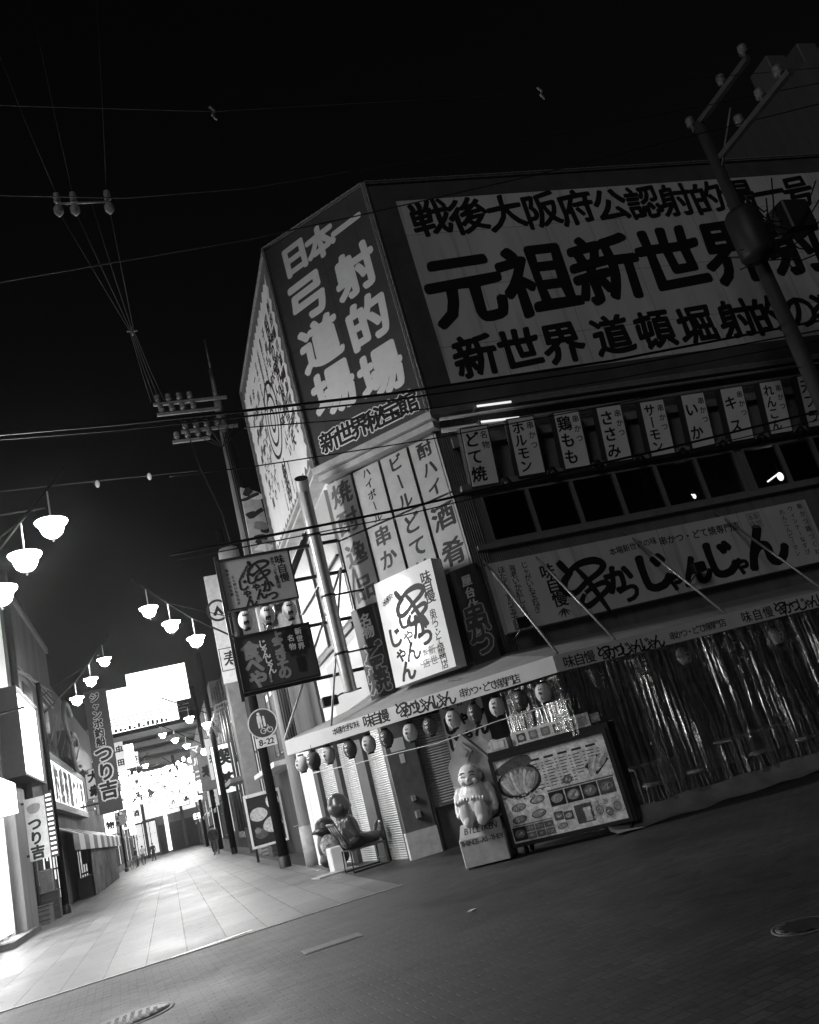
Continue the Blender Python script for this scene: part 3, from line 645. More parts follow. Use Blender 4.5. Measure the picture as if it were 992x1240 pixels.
for i in range(nu+1):
    u = -.5+(7.4)*i/nu
    for (d, z) in ((.13, .26), (.09, .17), (.02, .05), (-.16, .02), (-.2, .012)): vs.append((u, d+.03*math.sin(5*u+z*9)+.02*math.sin(11*u), z+.012*math.sin(7*u+d*8)+(.012 if z < .1 else 0)))
sk.add(vs, [(i*5+k_, (i+1)*5+k_, (i+1)*5+k_+1, i*5+k_+1) for i in range(nu) for k_ in range(4)], True)
vc.part('skirt', sk, M('milky vinyl hem', .3, .35, .25, 4))
RT_ = Frame(CU.w(-.55, .1, 0), GA+R(118))
vr = T('vinyl_curtain', 'short side curtain of clear vinyl behind the menu board', 'curtain', RT_, (.8, 0, 0))
vr.part('sheet', sheet(RT_, 0, 1.2, .1, 2.4, 0, 11, 160, 24), vin)
# dim furniture behind the vinyl
tm = M('dim wood', .22, .5, .4, 4)
for i, (s, d, w) in enumerate(((1.0, 1.2, .8), (3.2, 1.4, 1.2), (5.4, 1.3, 1.2))):
    t = T('dining_table', ('small', 'wide', 'far right')[i]+' wooden table behind the vinyl curtain', 'table', CU, (s, d, 0), 'tables behind the vinyl curtain')
    t.part('tabletop', MB().bbox((s-w/2, d-.3, .7), (s+w/2, d+.3, .74)), tm)
    for sx in (-1, 1):
        for sy in (-1, 1): t.part('leg', MB().box((s+sx*(w/2-.06)-.025, d+sy*.24-.025, 0), (s+sx*(w/2-.06)+.025, d+sy*.24+.025, .7)), dark)
for i, (s, d) in enumerate(((.75, .75), (1.6, .8), (2.8, .8), (3.7, .75), (5.0, .8), (5.9, .75))):
    t = T('stool', 'low round stool, %s from the left behind the vinyl curtain' % ('first second third fourth fifth sixth'.split()[i]), 'stool', CU, (s, d, 0), 'stools behind the vinyl curtain')
    t.part('seat', MB().lathe([(0, .42), (.15, .42), (.16, .44), (.15, .47), (0, .475)], (s, d, 0), 18), M('stool seat', .45, .4))
    for a_ in range(4): t.part('leg', MB().cyl((s+.1*math.cos(a_*1.57+.7), d+.1*math.sin(a_*1.57+.7), .42), (s+.17*math.cos(a_*1.57+.7), d+.17*math.sin(a_*1.57+.7), 0), .012, n=6), steel)

# ---- paper lanterns
lw = M('lantern paper', .6, .6, .08, 4); ld_ = M('dark lantern paper', .09, .6, .2, 4)
def ribp(r, h, n=9):
    out = []
    for i in range(n*2+1):
        t = i/(n*2); a = math.pi*(.14+.72*t); out.append((r*math.sin(a)*(1 if i % 2 else .965), h/2-h/2*math.cos(a)/math.cos(math.pi*.14)))
    return out
def make_lantern(kind, txt):
    t = T('paper_lantern', 'x', 'lantern')
    r, h = .125, .29
    t.part('shade', MB().lathe(ribp(r, h), (0, 0, 0), 20), lw if kind else ld_)
    m = MB().lathe([(.055, -.02), (.06, -.02), (.06, .02), (.0, .02)], (0, 0, 0), 14); t.part('rim', m, black)
    m = MB().lathe([(0, h-.02), (.06, h-.02), (.06, h+.025), (.0, h+.025)], (0, 0, 0), 14); t.part('rim', m, black)
    m = MB().tube([(0, 0, h+.02), (0, .0, h+.12)], .005, 5); t.part('cord', m, black)
    # text wrapped round the shade
    m = MB(); m.line(txt, (0, h*.8), (0, h*.2), .11 if len(txt) < 3 else .085, 0, w=.05, nib=ROUND)
    pr = []
    for x, y, z in m.v:
        rr = r*math.sin(math.pi*(.14+.72*min(max(z/h, 0), 1)))+.003; a = x/r; pr.append(((rr-y)*math.sin(a), -(rr-y)*math.cos(a), z))
    m.v = pr; t.part('lettering', m, ink if kind else M('pale lettering', .55))
    return t.e
lant = {}
def place_lantern(kind, p, rz, label, group, txt='じゃん'):
    key = (kind, txt)
    if key in lant: o = copy_tree(lant[key])
    else: o = make_lantern(kind, txt); lant[key] = o
    o.location = p; o.rotation_euler = (0, 0, rz); o['label'] = label; o['group'] = group; return o
LP = [(465, 926, 1), (503, 924, 0), (530, 895, 1), (555, 888, 0)]
seq = [(398, 914, 1), (424, 907, 0), (447, 901, 1), (468, 894, 0), (497, 887, 1), (521, 880, 0), (549, 871, 1), (575, 864, 0), (602, 856, 1), (630, 848, 0), (658, 839, 1)]
prev = 'the left end of the awning'
ordn = 'first second third fourth fifth sixth seventh eighth ninth tenth eleventh'.split()
for i, (x, y, k_) in enumerate(seq):
    u, v = AWL.uv(x, y, .14); p = AWL.w(u, .14, v-.145)
    place_lantern(k_, p, AWL.a, '%s paper lantern, %s of eleven hanging under the corner awning' % ('white' if k_ else 'dark', ordn[i]), 'paper lanterns under the corner awning')
for i, (x, y, k_) in enumerate([(366, 925, 1), (380, 921, 0)]):
    p = atX(x, y, 2.5); p.z -= .145
    place_lantern(k_, p, R(-60), '%s paper lantern at the awning end beside the tall concrete pole' % ('white' if k_ else 'dark'), 'paper lanterns at the awning end')
for i, (x, y, k_) in enumerate([(726, 822, 0), (777, 805, 0), (828, 794, 1), (884, 780, 0), (940, 770, 1)]):
    u, v = CU.uv(x, y, .5); p = CU.w(u, .5, v-.145)
    place_lantern(k_, p, CU.a, '%s paper lantern, %s from the left seen through the vinyl curtain' % ('white' if k_ else 'dark', ordn[i]), 'paper lanterns behind the vinyl')
m = MB(); pts = [AWL.w(*(lambda q: (q[0], .1, q[1]))(AWL.uv(x, y, .1))) for x, y in ((375, 937), (430, 925), (480, 912), (530, 900), (560, 889), (600, 874), (640, 862), (690, 846))]
solo('lantern_cord', 'thin white cord strung below the paper lanterns of the corner awning', 'cord', MB().tube(pts, .008), pale)

# ---- ground floor: shutters, pillar, door
shut = ribbed('roller shutter', .62, 7, 'Z', .8, .4, .1, .03)
GX = 4.42
m = MB().box((0, 0, 0), (.62, .25, 2.9)); bpart('pillar', m, M('dark tile', .14, .4, .3, 5), GW)
bpart('pillar_base', MB().box((-.015, -.015, 0), (.635, .2, .5)), M('pale base', .55, .7), GW)
bpart('notice', MB().box((.1, -.008, 2.05), (.4, -.001, 2.3)), white, GW); bpart('notice', MB().box((.24, -.008, 1.8), (.34, -.001, 1.98)), white, GW)
bpart('switch_box', MB().bbox((.27, -.07, 1.05), (.36, -.001, 1.15), .01), galv, GW); bpart('switch_box', MB().bbox((.27, -.08, .72), (.38, -.001, .86), .012), galv, GW)
dr = bpart('door', MB().box((.7, .12, 0), (1.75, .17, 2.2)), M('door dark', .12, .5), GW)
bpart('frame', MB().box((.64, .05, 0), (.7, .2, 2.9)).box((1.75, .05, 0), (1.82, .2, 2.9)).box((.7, .06, .8), (1.75, .19, .86)), M('alu frame', .3, .4, .2, 5, .5), GW, dr)
bpart('shutter', MB().box((.7, .09, .86), (1.75, .115, 2.6)), ribbed('door shutter', .5, 6, 'Z', .8, .45, .1, .03), GW)
bpart('lower_wall', MB().box((1.82, .0, 0), (4.0, .2, 2.9)), M('dim timber', .3), GW)
qp = AWL.uv(571, 905, .75)
pf = T('shop_poster', 'white cloth poster with black brush lettering hung under the awning behind the pale statue', 'poster', AWL, (qp[0], .75, 1.7))
pf.part('cloth', MB().box((qp[0]-.42, .74, 1.55), (qp[0]+.42, .75, 2.6)), white); pf.part('lettering', MB().line('じゃん', (qp[0]-.28, 2.15), (qp[0]+.28, 2.3), .3, .74, w=.06, nib=ROUND).line('じゃん', (qp[0]-.28, 1.85), (qp[0]+.28, 2.0), .3, .74, w=.06, nib=ROUND).line('味自慢', (qp[0]-.28, 2.48), (qp[0]+.28, 2.5), .14, .74, w=.03), ink)
SF = Frame((3.42, 17.04+5.95, 0), math.atan2(-5.95, .93))   # shutters on the alley side
bpart('shutter', MB().box((4.75, .1, 0), (5.85, .13, 2.9)), shut, SF); bpart('shutter', MB().box((3.05, .1, 0), (4.2, .13, 2.9)), shut, SF); bpart('shutter', MB().box((1.5, .1, 0), (2.75, .13, 2.9)), shut, SF)
for u0, u1 in ((5.85, 6.0), (4.2, 4.75), (2.75, 3.05), (1.2, 1.5)): bpart('post', MB().box((u0, 0, 0), (u1, .2, 2.9)), dark, SF)

bpart('side_wall', MB().box((-.0, .05, 0), (1.2, .2, 2.9)), white, SF)

# ---- duct pipe with an open end on the corner
pt = atX(366, 588, 3.45); pb = Vector((3.45, pt.y, 3.2))
du = T('duct_pipe', 'fat galvanised duct pipe with an open end rising up the corner edge', 'duct', WORLD, tuple(pb))
du.part('pipe', MB().lathe([(.125, 0), (.125, pt.z-3.2-.1)], tuple(pb), 18).lathe([(.125, 0), (.135, .28)], (pb.x, pb.y, pt.z-.12), 18, (-.12, -.7, .72)), M('duct metal', .45, .35, .25, 5, .5))
du.part('mouth', MB().lathe([(.128, 0), (0, .0)], tuple(Vector((pb.x, pb.y, pt.z-.12))+Vector((-.12, -.7, .72)).normalized()*.275), 18, (-.12, -.7, .72)), black)
m = MB()
for z in (3.9, 5.0, 6.2): m.lathe([(.13, -.02), (.14, -.02), (.14, .02), (.13, .02)], (pb.x, pb.y, z), 18); m.box((pb.x+.13, pb.y-.02, z-.015), (CL.x+.28, pb.y+.02, z+.015))
du.part('clamp', m, black)
p = atX(402, 848, 3.2)
t = T('floodlight', 'black floodlight on a bracket at the foot of the duct pipe', 'floodlight', WORLD, (p.x+.4, p.y, p.z))
t.part('arm', MB().tube([(p.x+.6, p.y, p.z+.1), (p.x+.2, p.y, p.z+.08), (p.x, p.y, p.z)], .016), black); t.part('head', MB().bbox((p.x-.2, p.y-.12, p.z-.1), (p.x+.1, p.y+.12, p.z+.08), .02), black)

# ---- wall patch on the alley face, its lamplight put in as emission
lb = T('glowing_wall_patch', 'white wall patch with its lamplight put in as glow under the alley billboard', 'signboard', LF, (3.2, .2, 3.2))
lb.part('panel', MB().box((1.2, .12, 4.7), (LFW-.35, .29, ZB-.35)).box((2.4, .12, 3.15), (LFW-.1, .29, 4.3)), E('wall lamplight glow', SIGN*.14, .42))
m = MB()
m.box((.6, .02, 4.45), (LFW-.3, .11, 4.55)).box((1.2, .05, 5.9), (LFW-.35, .115, 5.94)).box((3.4, .05, 4.55), (3.46, .115, 7.3))
lb.part('frame', m, dark)
for i in range(2):
    u = 3.2+i*1.3; a_ = LF.w(u, .1, 7.2); b_2 = LF.w(u-.2, -.95, 5.5)
    t = T('sign_floodlight', 'black floodlight arm below the alley billboard, %s the duct pipe' % ('farther from' if i == 0 else 'nearer to'), 'floodlight', WORLD, tuple(a_), 'floodlight arms of the alley billboard')
    t.part('arm', MB().cyl(a_, b_2, .06, n=8), black); t.part('head', MB().bbox((b_2.x-.14, b_2.y-.12, b_2.z-.1), (b_2.x+.1, b_2.y+.12, b_2.z+.06), .02), black)

# ---- projecting steel frame with two boards
FY = 15.45; SFm = Frame((0, FY, 0), R(-2))
fr_ = T('steel_bracket', 'black steel frame projecting from the corner over the alley mouth', 'bracket', SFm, (3.6, 0, 4))
k = lambda x, y: SFm.uv(x, y)
m = MB()
u0 = k(277, 740)[0]-.02; u1 = CL.x+.1
for x, y in ((350, 664), (420, 690), (420, 748), (400, 818)):
    v = k(x, y)[1]; m.box((u0 if y != 748 else u0, .03, v-.03), (u1, .09, v+.03))
zlo, zhi = k(400, 818)[1], k(350, 664)[1]
fr_.part('beams', m, black)
for a_ in ((u0-.06, zlo-.1, u0, zhi+.1), (u1, zlo-.03, u1+.06, zhi)): fr_.part('post', MB().box((a_[0], .02, a_[1]), (a_[2], .1, a_[3])), black)
def pboard(nm, label, q, mat, fill):
    a, b, c, d = [k(*p) for p in q]; U0, U1, Z0, Z1 = (a[0]+d[0])/2, (b[0]+c[0])/2, (c[1]+d[1])/2, (a[1]+b[1])/2
    t = T('hanging_signboard', label, 'signboard', SFm, ((U0+U1)/2, 0, Z0))
    t.part('rim', MB().box((U0-.03, -.02, Z0-.03), (U1+.03, .1, Z0)).box((U0-.03, -.02, Z1), (U1+.03, .1, Z1+.03)).box((U0-.03, -.02, Z0), (U0, .1, Z1)).box((U1, -.02, Z0), (U1+.03, .1, Z1)), black)
    t.part('board', MB().box((U0, 0, Z0), (U1, .08, Z1)), mat); fill(t, U0, U1, Z0, Z1)
def fill1(t, U0, U1, Z0, Z1):
    m = MB(); w = U1-U0; h = Z1-Z0; f = lambda a, b: (U0+w*a, Z1-h*b)
    m.kushi(*f(.55, .33), .5, 0); m.ch('か', *f(.61, .66), .24, 0, w=.05, nib=ROUND); m.ch('つ', *f(.66, .87), .2, 0, w=.05, nib=ROUND)
    m.line('じゃん', f(.4, .45), f(.5, .8), .23, 0, w=.045, nib=ROUND); m.line('じゃん', f(.27, .55), f(.34, .9), .23, 0, w=.045, nib=ROUND)
    m.line('味自慢', f(.86, .16), f(.88, .55), .19, 0, w=.03); m.line('串かつ・どて焼専門店', f(.75, .12), f(.77, .72), .075, 0, w=.02); m.line('本場新世界の味', f(.25, .42), f(.42, .12), .07, 0, w=.02)
    m.line('じゃがいも玉ねぎ', f(.15, .35), f(.16, .9), .06, 0); m.line('海老いか紅生姜', f(.08, .2), f(.09, .7), .06, 0)
    t.part('lettering', m, ink)
def fill2(t, U0, U1, Z0, Z1):
    m = MB(); w = U1-U0; h = Z1-Z0; f = lambda a, b: (U0+w*a, Z1-h*b)
    m.line('食べや', f(.17, .28), f(.2, .84), .34, 0, w=.06, nib=ROUND, wig=.01); m.ch('!', *f(.36, .86), .22, 0, w=.05, nib=ROUND)
    m.line('ようきその', f(.55, .12), f(.56, .82), .25, 0, w=.06, nib=ROUND, wig=.01); t.part('lettering', m, M('board lettering', .3))
    t.part('lettering', MB().line('じゃんじゃん', f(.34, .2), f(.4, .72), .16, 0, w=.03, nib=ROUND), M('pale lettering', .5))
    pts = []
    for i in range(24):
        a_ = i*math.pi/12; r_ = .27 if i % 2 else .33; c_ = f(.79, .27); pts.append((c_[0]+r_*math.cos(a_)*.85, c_[1]+r_*math.sin(a_)))
    t.part('starburst', MB().poly(pts, -.003), black); c_ = f(.79, .27)
    t.part('lettering', MB().line('新世界', (c_[0]+.08, c_[1]+.16), (c_[0]+.08, c_[1]-.12), .13, -.004, w=.05).line('名物', (c_[0]-.08, c_[1]+.06), (c_[0]-.08, c_[1]-.1), .13, -.004, w=.05), pale)
    t.part('cup', MB().poly([(f(.74, .6)), f(.86, .6), f(.85, .88), f(.75, .88)][::-1], -.003), black)
pboard('a', 'pale hanging signboard with brush lettering in the upper half of the steel frame', ((263, 680), (347, 668), (361, 721), (279, 740)), M('hanging board grey', .33, .5, .1, 3), fill1)
pboard('b', 'dark hanging signboard with starburst in the lower half of the steel frame', ((284, 772), (372, 757), (387, 814), (298, 839)), M('hanging board dark', .045, .5, .2, 3), fill2)
for i, (x, y) in enumerate(((298, 752), (324, 746), (351, 740))):
    p = SFm.w(*(lambda q: (q[0], .05, q[1]-.15))(SFm.uv(x, y, .05)))
    place_lantern(1, p, R(-5), 'pale paper lantern, %s of three between the hanging signboards' % ('leftmost', 'middle', 'rightmost')[i], 'paper lanterns in the steel frame', '串焼').scale = (1.15, 1.15, 1.15)

# ================================================================== THINGS AT THE CORNER
# ---- pale seated statue in a niche on its plinth
ST = Frame((4.55, 13.05, 0), R(-34))
st = T('seated_statue', 'pale chubby seated statue with big bare soles in a pointed niche on a plinth', 'statue', ST)
st.part('plinth', MB().bbox((-.36, -.28, .03), (.36, .3, .44), .015).add([(-.345, -.26, .443), (.345, -.26, .443), (.345, .28, .443), (-.345, .28, .443), (-.32, -.13, .62), (.32, -.13, .62), (.32, .28, .62), (-.32, .28, .62)], [(0, 1, 5, 4), (1, 2, 6, 5), (2, 3, 7, 6), (3, 0, 4, 7), (4, 5, 6, 7)]), M('cream plinth', .5, .6, .25, 5))
m = MB(); pl_ = .036
def latin(mb, tx, u0, u1, v, h, d, fn=None):
    k = len(mb.v); n = len(tx)
    for i, c_ in enumerate(tx): mb.ch(c_, u0+(u1-u0)*(i+.5)/n, v, h, d, w=.035)
    if fn: mb.v[k:] = [fn(p) for p in mb.v[k:]]
sl_ = lambda p: (p[0], -.26+(p[2]-.443)*.13/.177+(p[1]+.26)-.004, p[2])
latin(m, 'BILLIKEN', -.26, .26, .53, .12, -.26, sl_); latin(m, 'THINGS-AS-THEY', -.34, .34, .37, .1, -.281)
st.part('lettering', m, M('plinth ink', .1))
niche = [(-.31, .6), (.31, .6), (.34, 1.5), (.0, 1.95), (-.34, 1.5)]
st.part('niche', MB().poly(niche, .1, .3), M('niche stone', .42, .5, .2, 5))
st.part('ornament', MB().poly([(0, 1.5), (.13, 1.66), (0, 1.82), (-.13, 1.66)], .05, .1).poly([(0, 1.59), (.065, 1.66), (0, 1.73), (-.065, 1.66)], .03, .05), M('niche stone', .42))
m = MB(); m.ell((0, .0, .92), (.27, .23, .32), 20, 12); m.ell((0, .03, .78), (.33, .26, .2), 20, 10); m.ell((0, -.02, 1.29), (.175, .17, .19), 20, 12); m.ell((0, -.06, 1.22), (.15, .13, .1), 18, 10)
m.cyl((0, 0, 1.05), (0, 0, 1.2), .13, .1, 14)
for sx in (-1, 1):
    m.ell((sx*.24, .02, 1.03), (.09, .11, .13)); m.cyl((sx*.27, 0, 1.03), (sx*.3, -.06, .78), .075, .06); m.ell((sx*.29, -.08, .76), (.06, .07, .05))
    m.ell((sx*.13, -.16, .72), (.12, .22, .12)); m.ell((sx*.12, -.34, .78), (.11, .07, .21), 16, 10); m.ell((sx*.11, -.35, .66), (.085, .08, .09))
    m.ell((sx*.17, -.0, 1.27), (.03, .04, .06))
    for i in range(5): m.ell((sx*(.03+.047*i), -.37, .99-.012*abs(i-1)), (.023, .04, .04), 10, 6)
m.ell((0, -.19, 1.25), (.03, .035, .03), 10, 6); m.ell((-.1, -.14, 1.22), (.05, .05, .045), 10, 6); m.ell((.1, -.14, 1.22), (.05, .05, .045), 10, 6)
bd = remesh(m, 'body', porcelain, (0, 0, 0), st.e, .013, 4)
m = MB()
for sx in (-1, 1): m.tube([(sx*.115, -.155, 1.30), (sx*.075, -.175, 1.312), (sx*.035, -.182, 1.30)], .007, 5); m.tube([(sx*.12, -.15, 1.345), (sx*.075, -.17, 1.365), (sx*.03, -.175, 1.35)], .008, 5)
m.tube([(-.07, -.175, 1.19), (-.03, -.192, 1.175), (.03, -.192, 1.175), (.07, -.175, 1.19)], .008, 5)
st.part('face', m, M('statue paint', .08))
for sx in (-1, 1):
    for sy in (-.22, .24): st.part('caster', MB().cyl((sx*.29-.02, sy, .03), (sx*.34+.02, sy, .03), .03, n=10), rubber)

# ---- big menu board
MBF = Frame((4.76, 12.86, 0), R(-40))
mbd = T('menu_board', 'big black framed menu board covered in food pictures by the vinyl curtain', 'menu board', MBF, (1.0, 0, 0))
k = lambda x, y: MBF.uv(x, y, -.03)
a, b, c, d = k(603, 920.6), k(734, 886.5), k(756.7, 991), k(617, 1024)
pu0, pu1, pz0, pz1 = (a[0]+d[0])/2, (b[0]+c[0])/2, (c[1]+d[1])/2, (a[1]+b[1])/2
mw = pu1+.12
mbd.part('cabinet', MB().bbox((pu0-.07, 0, .12), (mw, .42, pz1+.14), .012), black)
mbd.part('rim', MB().box((pu0-.06, -.05, pz0-.05), (pu1+.06, -.001, pz0)).box((pu0-.06, -.05, pz1), (pu1+.06, -.001, pz1+.06)).box((pu0-.06, -.05, pz0), (pu0, -.001, pz1)).box((pu1, -.05, pz0), (pu1+.06, -.001, pz1)), M('board rim', .03, .3))
for sx in (pu0+.1, mw-.15):
    for sy in (.06, .36): mbd.part('caster', MB().cyl((sx, sy, .06), (sx+.04, sy, .06), .06, n=12).box((sx, sy-.03, .06), (sx+.04, sy+.03, .125)), rubber)
G_ = [M('print grey %d' % i, g_, .35, .5, 14) for i, g_ in enumerate((.03, .11, .24, .42, .6, .82))]
pw, ph = pu1-pu0, pz1-pz0
F = lambda x, y: (pu0+pw*x, pz1-ph*y)
pm = MB(); pm.mi = 5; pm.box((pu0, -.03, pz0), (pu1, -.002, pz1)); rr = random.Random(12)
def food(cx, cy, w, h, dark_bg=None, n=14):
    """one printed food picture: a dish with pieces on it, in poster fractions"""
    D = -.0315
    if dark_bg is not None: pm.mi = dark_bg; p, q = F(cx-w/2, cy+h/2), F(cx+w/2, cy-h/2); pm.rect(p[0], p[1], q[0], q[1], D)
    u, v = F(cx, cy); W_, H_ = w*pw*.45, h*ph*.45
    pm.mi = rr.choice((0, 1, 1)); pm.disc(u, v, W_, H_*.85, D-.0006, 22, .1, .03)
    pm.mi = rr.choice((2, 3)); pm.disc(u, v, W_*.85, H_*.7, D-.001, 22, .1, .05)
    for i in range(n):
        a_ = rr.uniform(0, 6.28); r_ = rr.uniform(0, .6); pm.mi = rr.choice((1, 2, 3, 4, 4, 5))
        pm.disc(u+W_*r_*math.cos(a_), v+H_*r_*math.sin(a_)*.75, W_*rr.uniform(.12, .34), H_*rr.uniform(.06, .16), D-.0014-.0003*i, 12, rr.uniform(.3, 1.5), .18)
pm.mi = 0
u, v = F(.19, .3); pm.mi = 0; pm.disc(u, v, .36, .24, -.031, 30, .1, .03); pm.mi = 1; pm.disc(u-.02, v+.24, .32, .1, -.0313, 24, .15, .08); pm.mi = 2; pm.disc(u, v, .32, .2, -.0317, 30, .1, .03)
for i in range(9):
    a_ = -1.1+.26*i; pm.mi = 4 if i % 3 else 5; uu, vv = u+.22*math.sin(a_), v+.04-.1*(1-math.cos(a_))-.05
    pm.disc(uu, vv, .045, .17, -.032-.0004*i, 16, -a_*.55, .12); pm.mi = 3; pm.disc(uu+.012, vv, .02, .12, -.0322-.0004*i, 12, -a_*.55, .2)
for i in range(26): pm.mi = rr.choice((2, 4)); pm.disc(u+rr.uniform(-.33, .33), v-.22+rr.uniform(-.05, .04), .02, .014, -.0365, 8)
pm.mi = 4
for col in range(5):
    x = .33+col*.125
    pm.mi = 0; p, q = F(x, .115-.0), F(x+.085, .09); pm.rect(p[0], p[1], q[0], q[1], -.031)
    for r_ in range(9 if col < 3 else 7):
        pm.mi = 1; y = .15+r_*.036; w_ = rr.uniform(.045, .075)
        if 3 <= col and r_ > 3 and col == 4: continue
        p, q = F(x, y+.011), F(x+w_, y); pm.rect(p[0], p[1], q[0], q[1], -.031); p, q = F(x+.085, y+.011), F(x+.105, y); pm.rect(p[0], p[1], q[0], q[1], -.031)
food(.60, .42, .1, .12, None, 6); 
pm.mi = 0; pts = [F(.77, .33), F(.9, .22), F(.99, .3), F(.86, .45)]; pm.poly(pts[::-1], -.031)
for i in range(7): pm.mi = (3, 4, 5)[i % 3]; u, v = F(.82+.02*i, .35-.008*i); pm.disc(u, v, .035, .13, -.0315-.0004*i, 14, -.25-.08*i, .1)
pm.mi = 1; p, q = F(.40, .505), F(.98, .49); pm.rect(p[0], p[1], q[0], q[1], -.031)
for i in range(4): food(.47+.145*i, .6, .135, .17, 0 if i < 3 else 1, 16)
for x, y in ((.12, .6), (.3, .56), (.1, .74), (.28, .72)): food(x, y, .15, .12, None, 10)
pm.mi = 2; p, q = F(.02, .812), F(.38, .80); pm.rect(p[0], p[1], q[0], q[1], -.031)
food(.07, .9, .12, .16, 0, 8)
for i in range(3):
    for j in range(2): food(.17+.085*i, .86+.085*j, .08, .075, 2, 8)
for i in range(2): food(.44+.085*i, .80+.02*i, .08, .1, 1, 8)
food(.45, .92, .1, .08, 4, 6)
pm.mi = 1; p, q = F(.585, .945), F(.735, .73); pm.rect(p[0], p[1], q[0], q[1], -.031)
pm.mi = 4; p, q = F(.66, .93), F(.715, .80); pm.rect(p[0], p[1], q[0], q[1], -.032); pm.mi = 5; p, q = F(.655, .81), F(.72, .775); pm.rect(p[0], p[1], q[0], q[1], -.0325)
pm.mi = 4; u, v = F(.725, .865)
pm.add([(u+.05*math.cos(a_)*(1 if s_ else .6), -.032, v+.075*math.sin(a_)*(1 if s_ else .6)) for a_ in [-1.5+i*.5 for i in range(7)] for s_ in (0, 1)], [(2*i, 2*i+2, 2*i+3, 2*i+1) for i in range(6)])
for i in range(3): food(.79+.075*i, .84+.04*(i % 2), .07, .14, 4, 6)
for i in range(12): pm.mi = 2; p, q = F(.76+.075*(i % 3), .735+.016*(i//3)+.008), F(.8+.075*(i % 3), .735+.016*(i//3)); pm.rect(p[0], p[1], q[0], q[1], -.031)
mbd.part('poster', pm, G_)
t = T('menu_leaflet', 'pale strip of small menu pictures standing on top of the big menu board', 'menu strip', MBF, (.9, .1, pz1+.14))
z_ = pz1+.143; m = MB(); m.mi = 5; m.box((pu0+.36, .1, z_), (pu1-.15, .13, z_+.2)); t.part('strip', m, G_)
m = MB()
for i in range(7): m.mi = rr.choice((1, 2, 3)); uu = pu0+.45+i*.2; m.rect(uu, z_+.03, uu+.14, z_+.16, .097); m.mi = rr.choice((3, 4)); m.disc(uu+.07, z_+.095, .045, .04, .0965, 12)
t.part('pictures', m, G_)
t = T('small_sign_box', 'small pale box with a paper notice on the left end of the menu board', 'box', MBF, (pu0+.13, .1, z_))
t.part('box', MB().bbox((pu0+.0, .05, z_), (pu0+.3, .25, z_+.16), .01), cream); t.part('notice', MB().box((pu0+.06, .042, z_+.03), (pu0+.24, .049, z_+.13)), white)
solo('ball', 'small round pale ball on the corner of the niche behind the menu board', 'ball', MB().ell((pu0-.02, .35, z_+.09), (.1, .1, .1)), cream, MBF, (pu0-.02, .35, z_))

# ---- dark seated statue on a bench by the shutters
DF = Frame((3.34, 18.1, 0), R(4))
t = T('bench', 'dark slatted metal bench with loop legs under the dark statue', 'bench', DF, (.35, 0, 0))
m = MB()
for i in range(4): y = -.27+i*.18; m.box((.0, y-.05, .42), (.75, y+.05, .445))
t.part('seat', m, M('bench metal', .09, .4, .3, 9, .4))
m = MB()
for i in range(4): y = -.27+i*.18; m.cyl((.02, y, .44), (-.22, y, 1.0), .022, n=8)
m.tube([(-.22, -.33, 1.0), (-.22, .33, 1.0)], .025); t.part('backrest', m, M('bench metal', .09))
for y in (-.33, .33): t.part('leg', MB().tube([(-.02, y, .43), (-.04, y, .03), (.72, y, .03), (.72, y, .43)], .02, 6), black)
t.part('stretcher', MB().cyl((.72, -.33, .12), (.72, .33, .12), .015), black)
sm_ = M('dark bronze', .045, .3, .4, 5, spec=.6)
ds = T('seated_figure_statue', 'dark glossy seated statue with a large round head sitting on the bench', 'statue', DF, (.2, 0, .45))
m = MB(); m.ell((.12, 0, .78), (.24, .27, .36), 18, 12); m.ell((.2, 0, .6), (.3, .3, .17), 18, 10); m.ell((.03, 0, 1.31), (.24, .24, .22), 20, 12); m.ell((.02, 0, 1.4), (.2, .2, .19), 18, 10); m.cyl((.06, 0, 1.0), (.05, 0, 1.2), .14, .14)
for sy in (-1, 1):
    m.ell((.1, sy*.27, .98), (.11, .1, .13)); m.cyl((.1, sy*.3, .98), (.2, sy*.32, .68), .08, .065); m.cyl((.2, sy*.32, .68), (.42, sy*.26, .62), .065, .055); m.ell((.46, sy*.25, .61), (.07, .06, .05))
    m.cyl((.2, sy*.14, .58), (.68, sy*.15, .57), .13, .1); m.ell((.76, sy*.15, .64), (.07, .09, .18), 14, 9)
    for i in range(5): m.ell((.77, sy*(.08+.035*i), .83-.01*abs(i-1)), (.03, .019, .03), 8, 6)
    m.ell((.04, sy*.24, 1.3), (.05, .03, .07))
m.ell((.27, 0, 1.28), (.04, .035, .035), 10, 6)
remesh(m, 'body', sm_, ds.org, ds.e, .022, 4)
BF = Frame((3.4, 20.5, 0), R(0))
t = T('covered_bundle', 'black hooded bundle with a pale patterned front between the concrete pole and the bench', 'bundle', BF)
m = MB(); m.ell((0, 0, .95), (.24, .22, .2)); m.ell((-.02, -.04, .86), (.34, .26, .07)); m.ell((.04, .04, .5), (.3, .22, .45)); m.ell((.08, .02, .22), (.36, .24, .22)); remesh(m, 'cover', black, (0, 0, 0), t.e, .03, 4)
m = MB(); m.ell((.0, -.14, .52), (.22, .14, .25)); t.part('front', m, M('patterned cloth', .3, .7, .9, 14))
solo('floor_mat', 'pale flattened cardboard lying on the paving behind the bench', 'cardboard', MB().box((-.5, -.3, .005), (.4, .25, .03)), M('cardboard', .3, .8), Frame((3.25, 19.3, 0), R(10)))
solo('white_box', 'white box standing under the bench beside the shutters', 'box', MB().bbox((-.15, -.15, .005), (.15, .15, .5), .015), pale, Frame((3.35, 19.6, 0), R(10)))
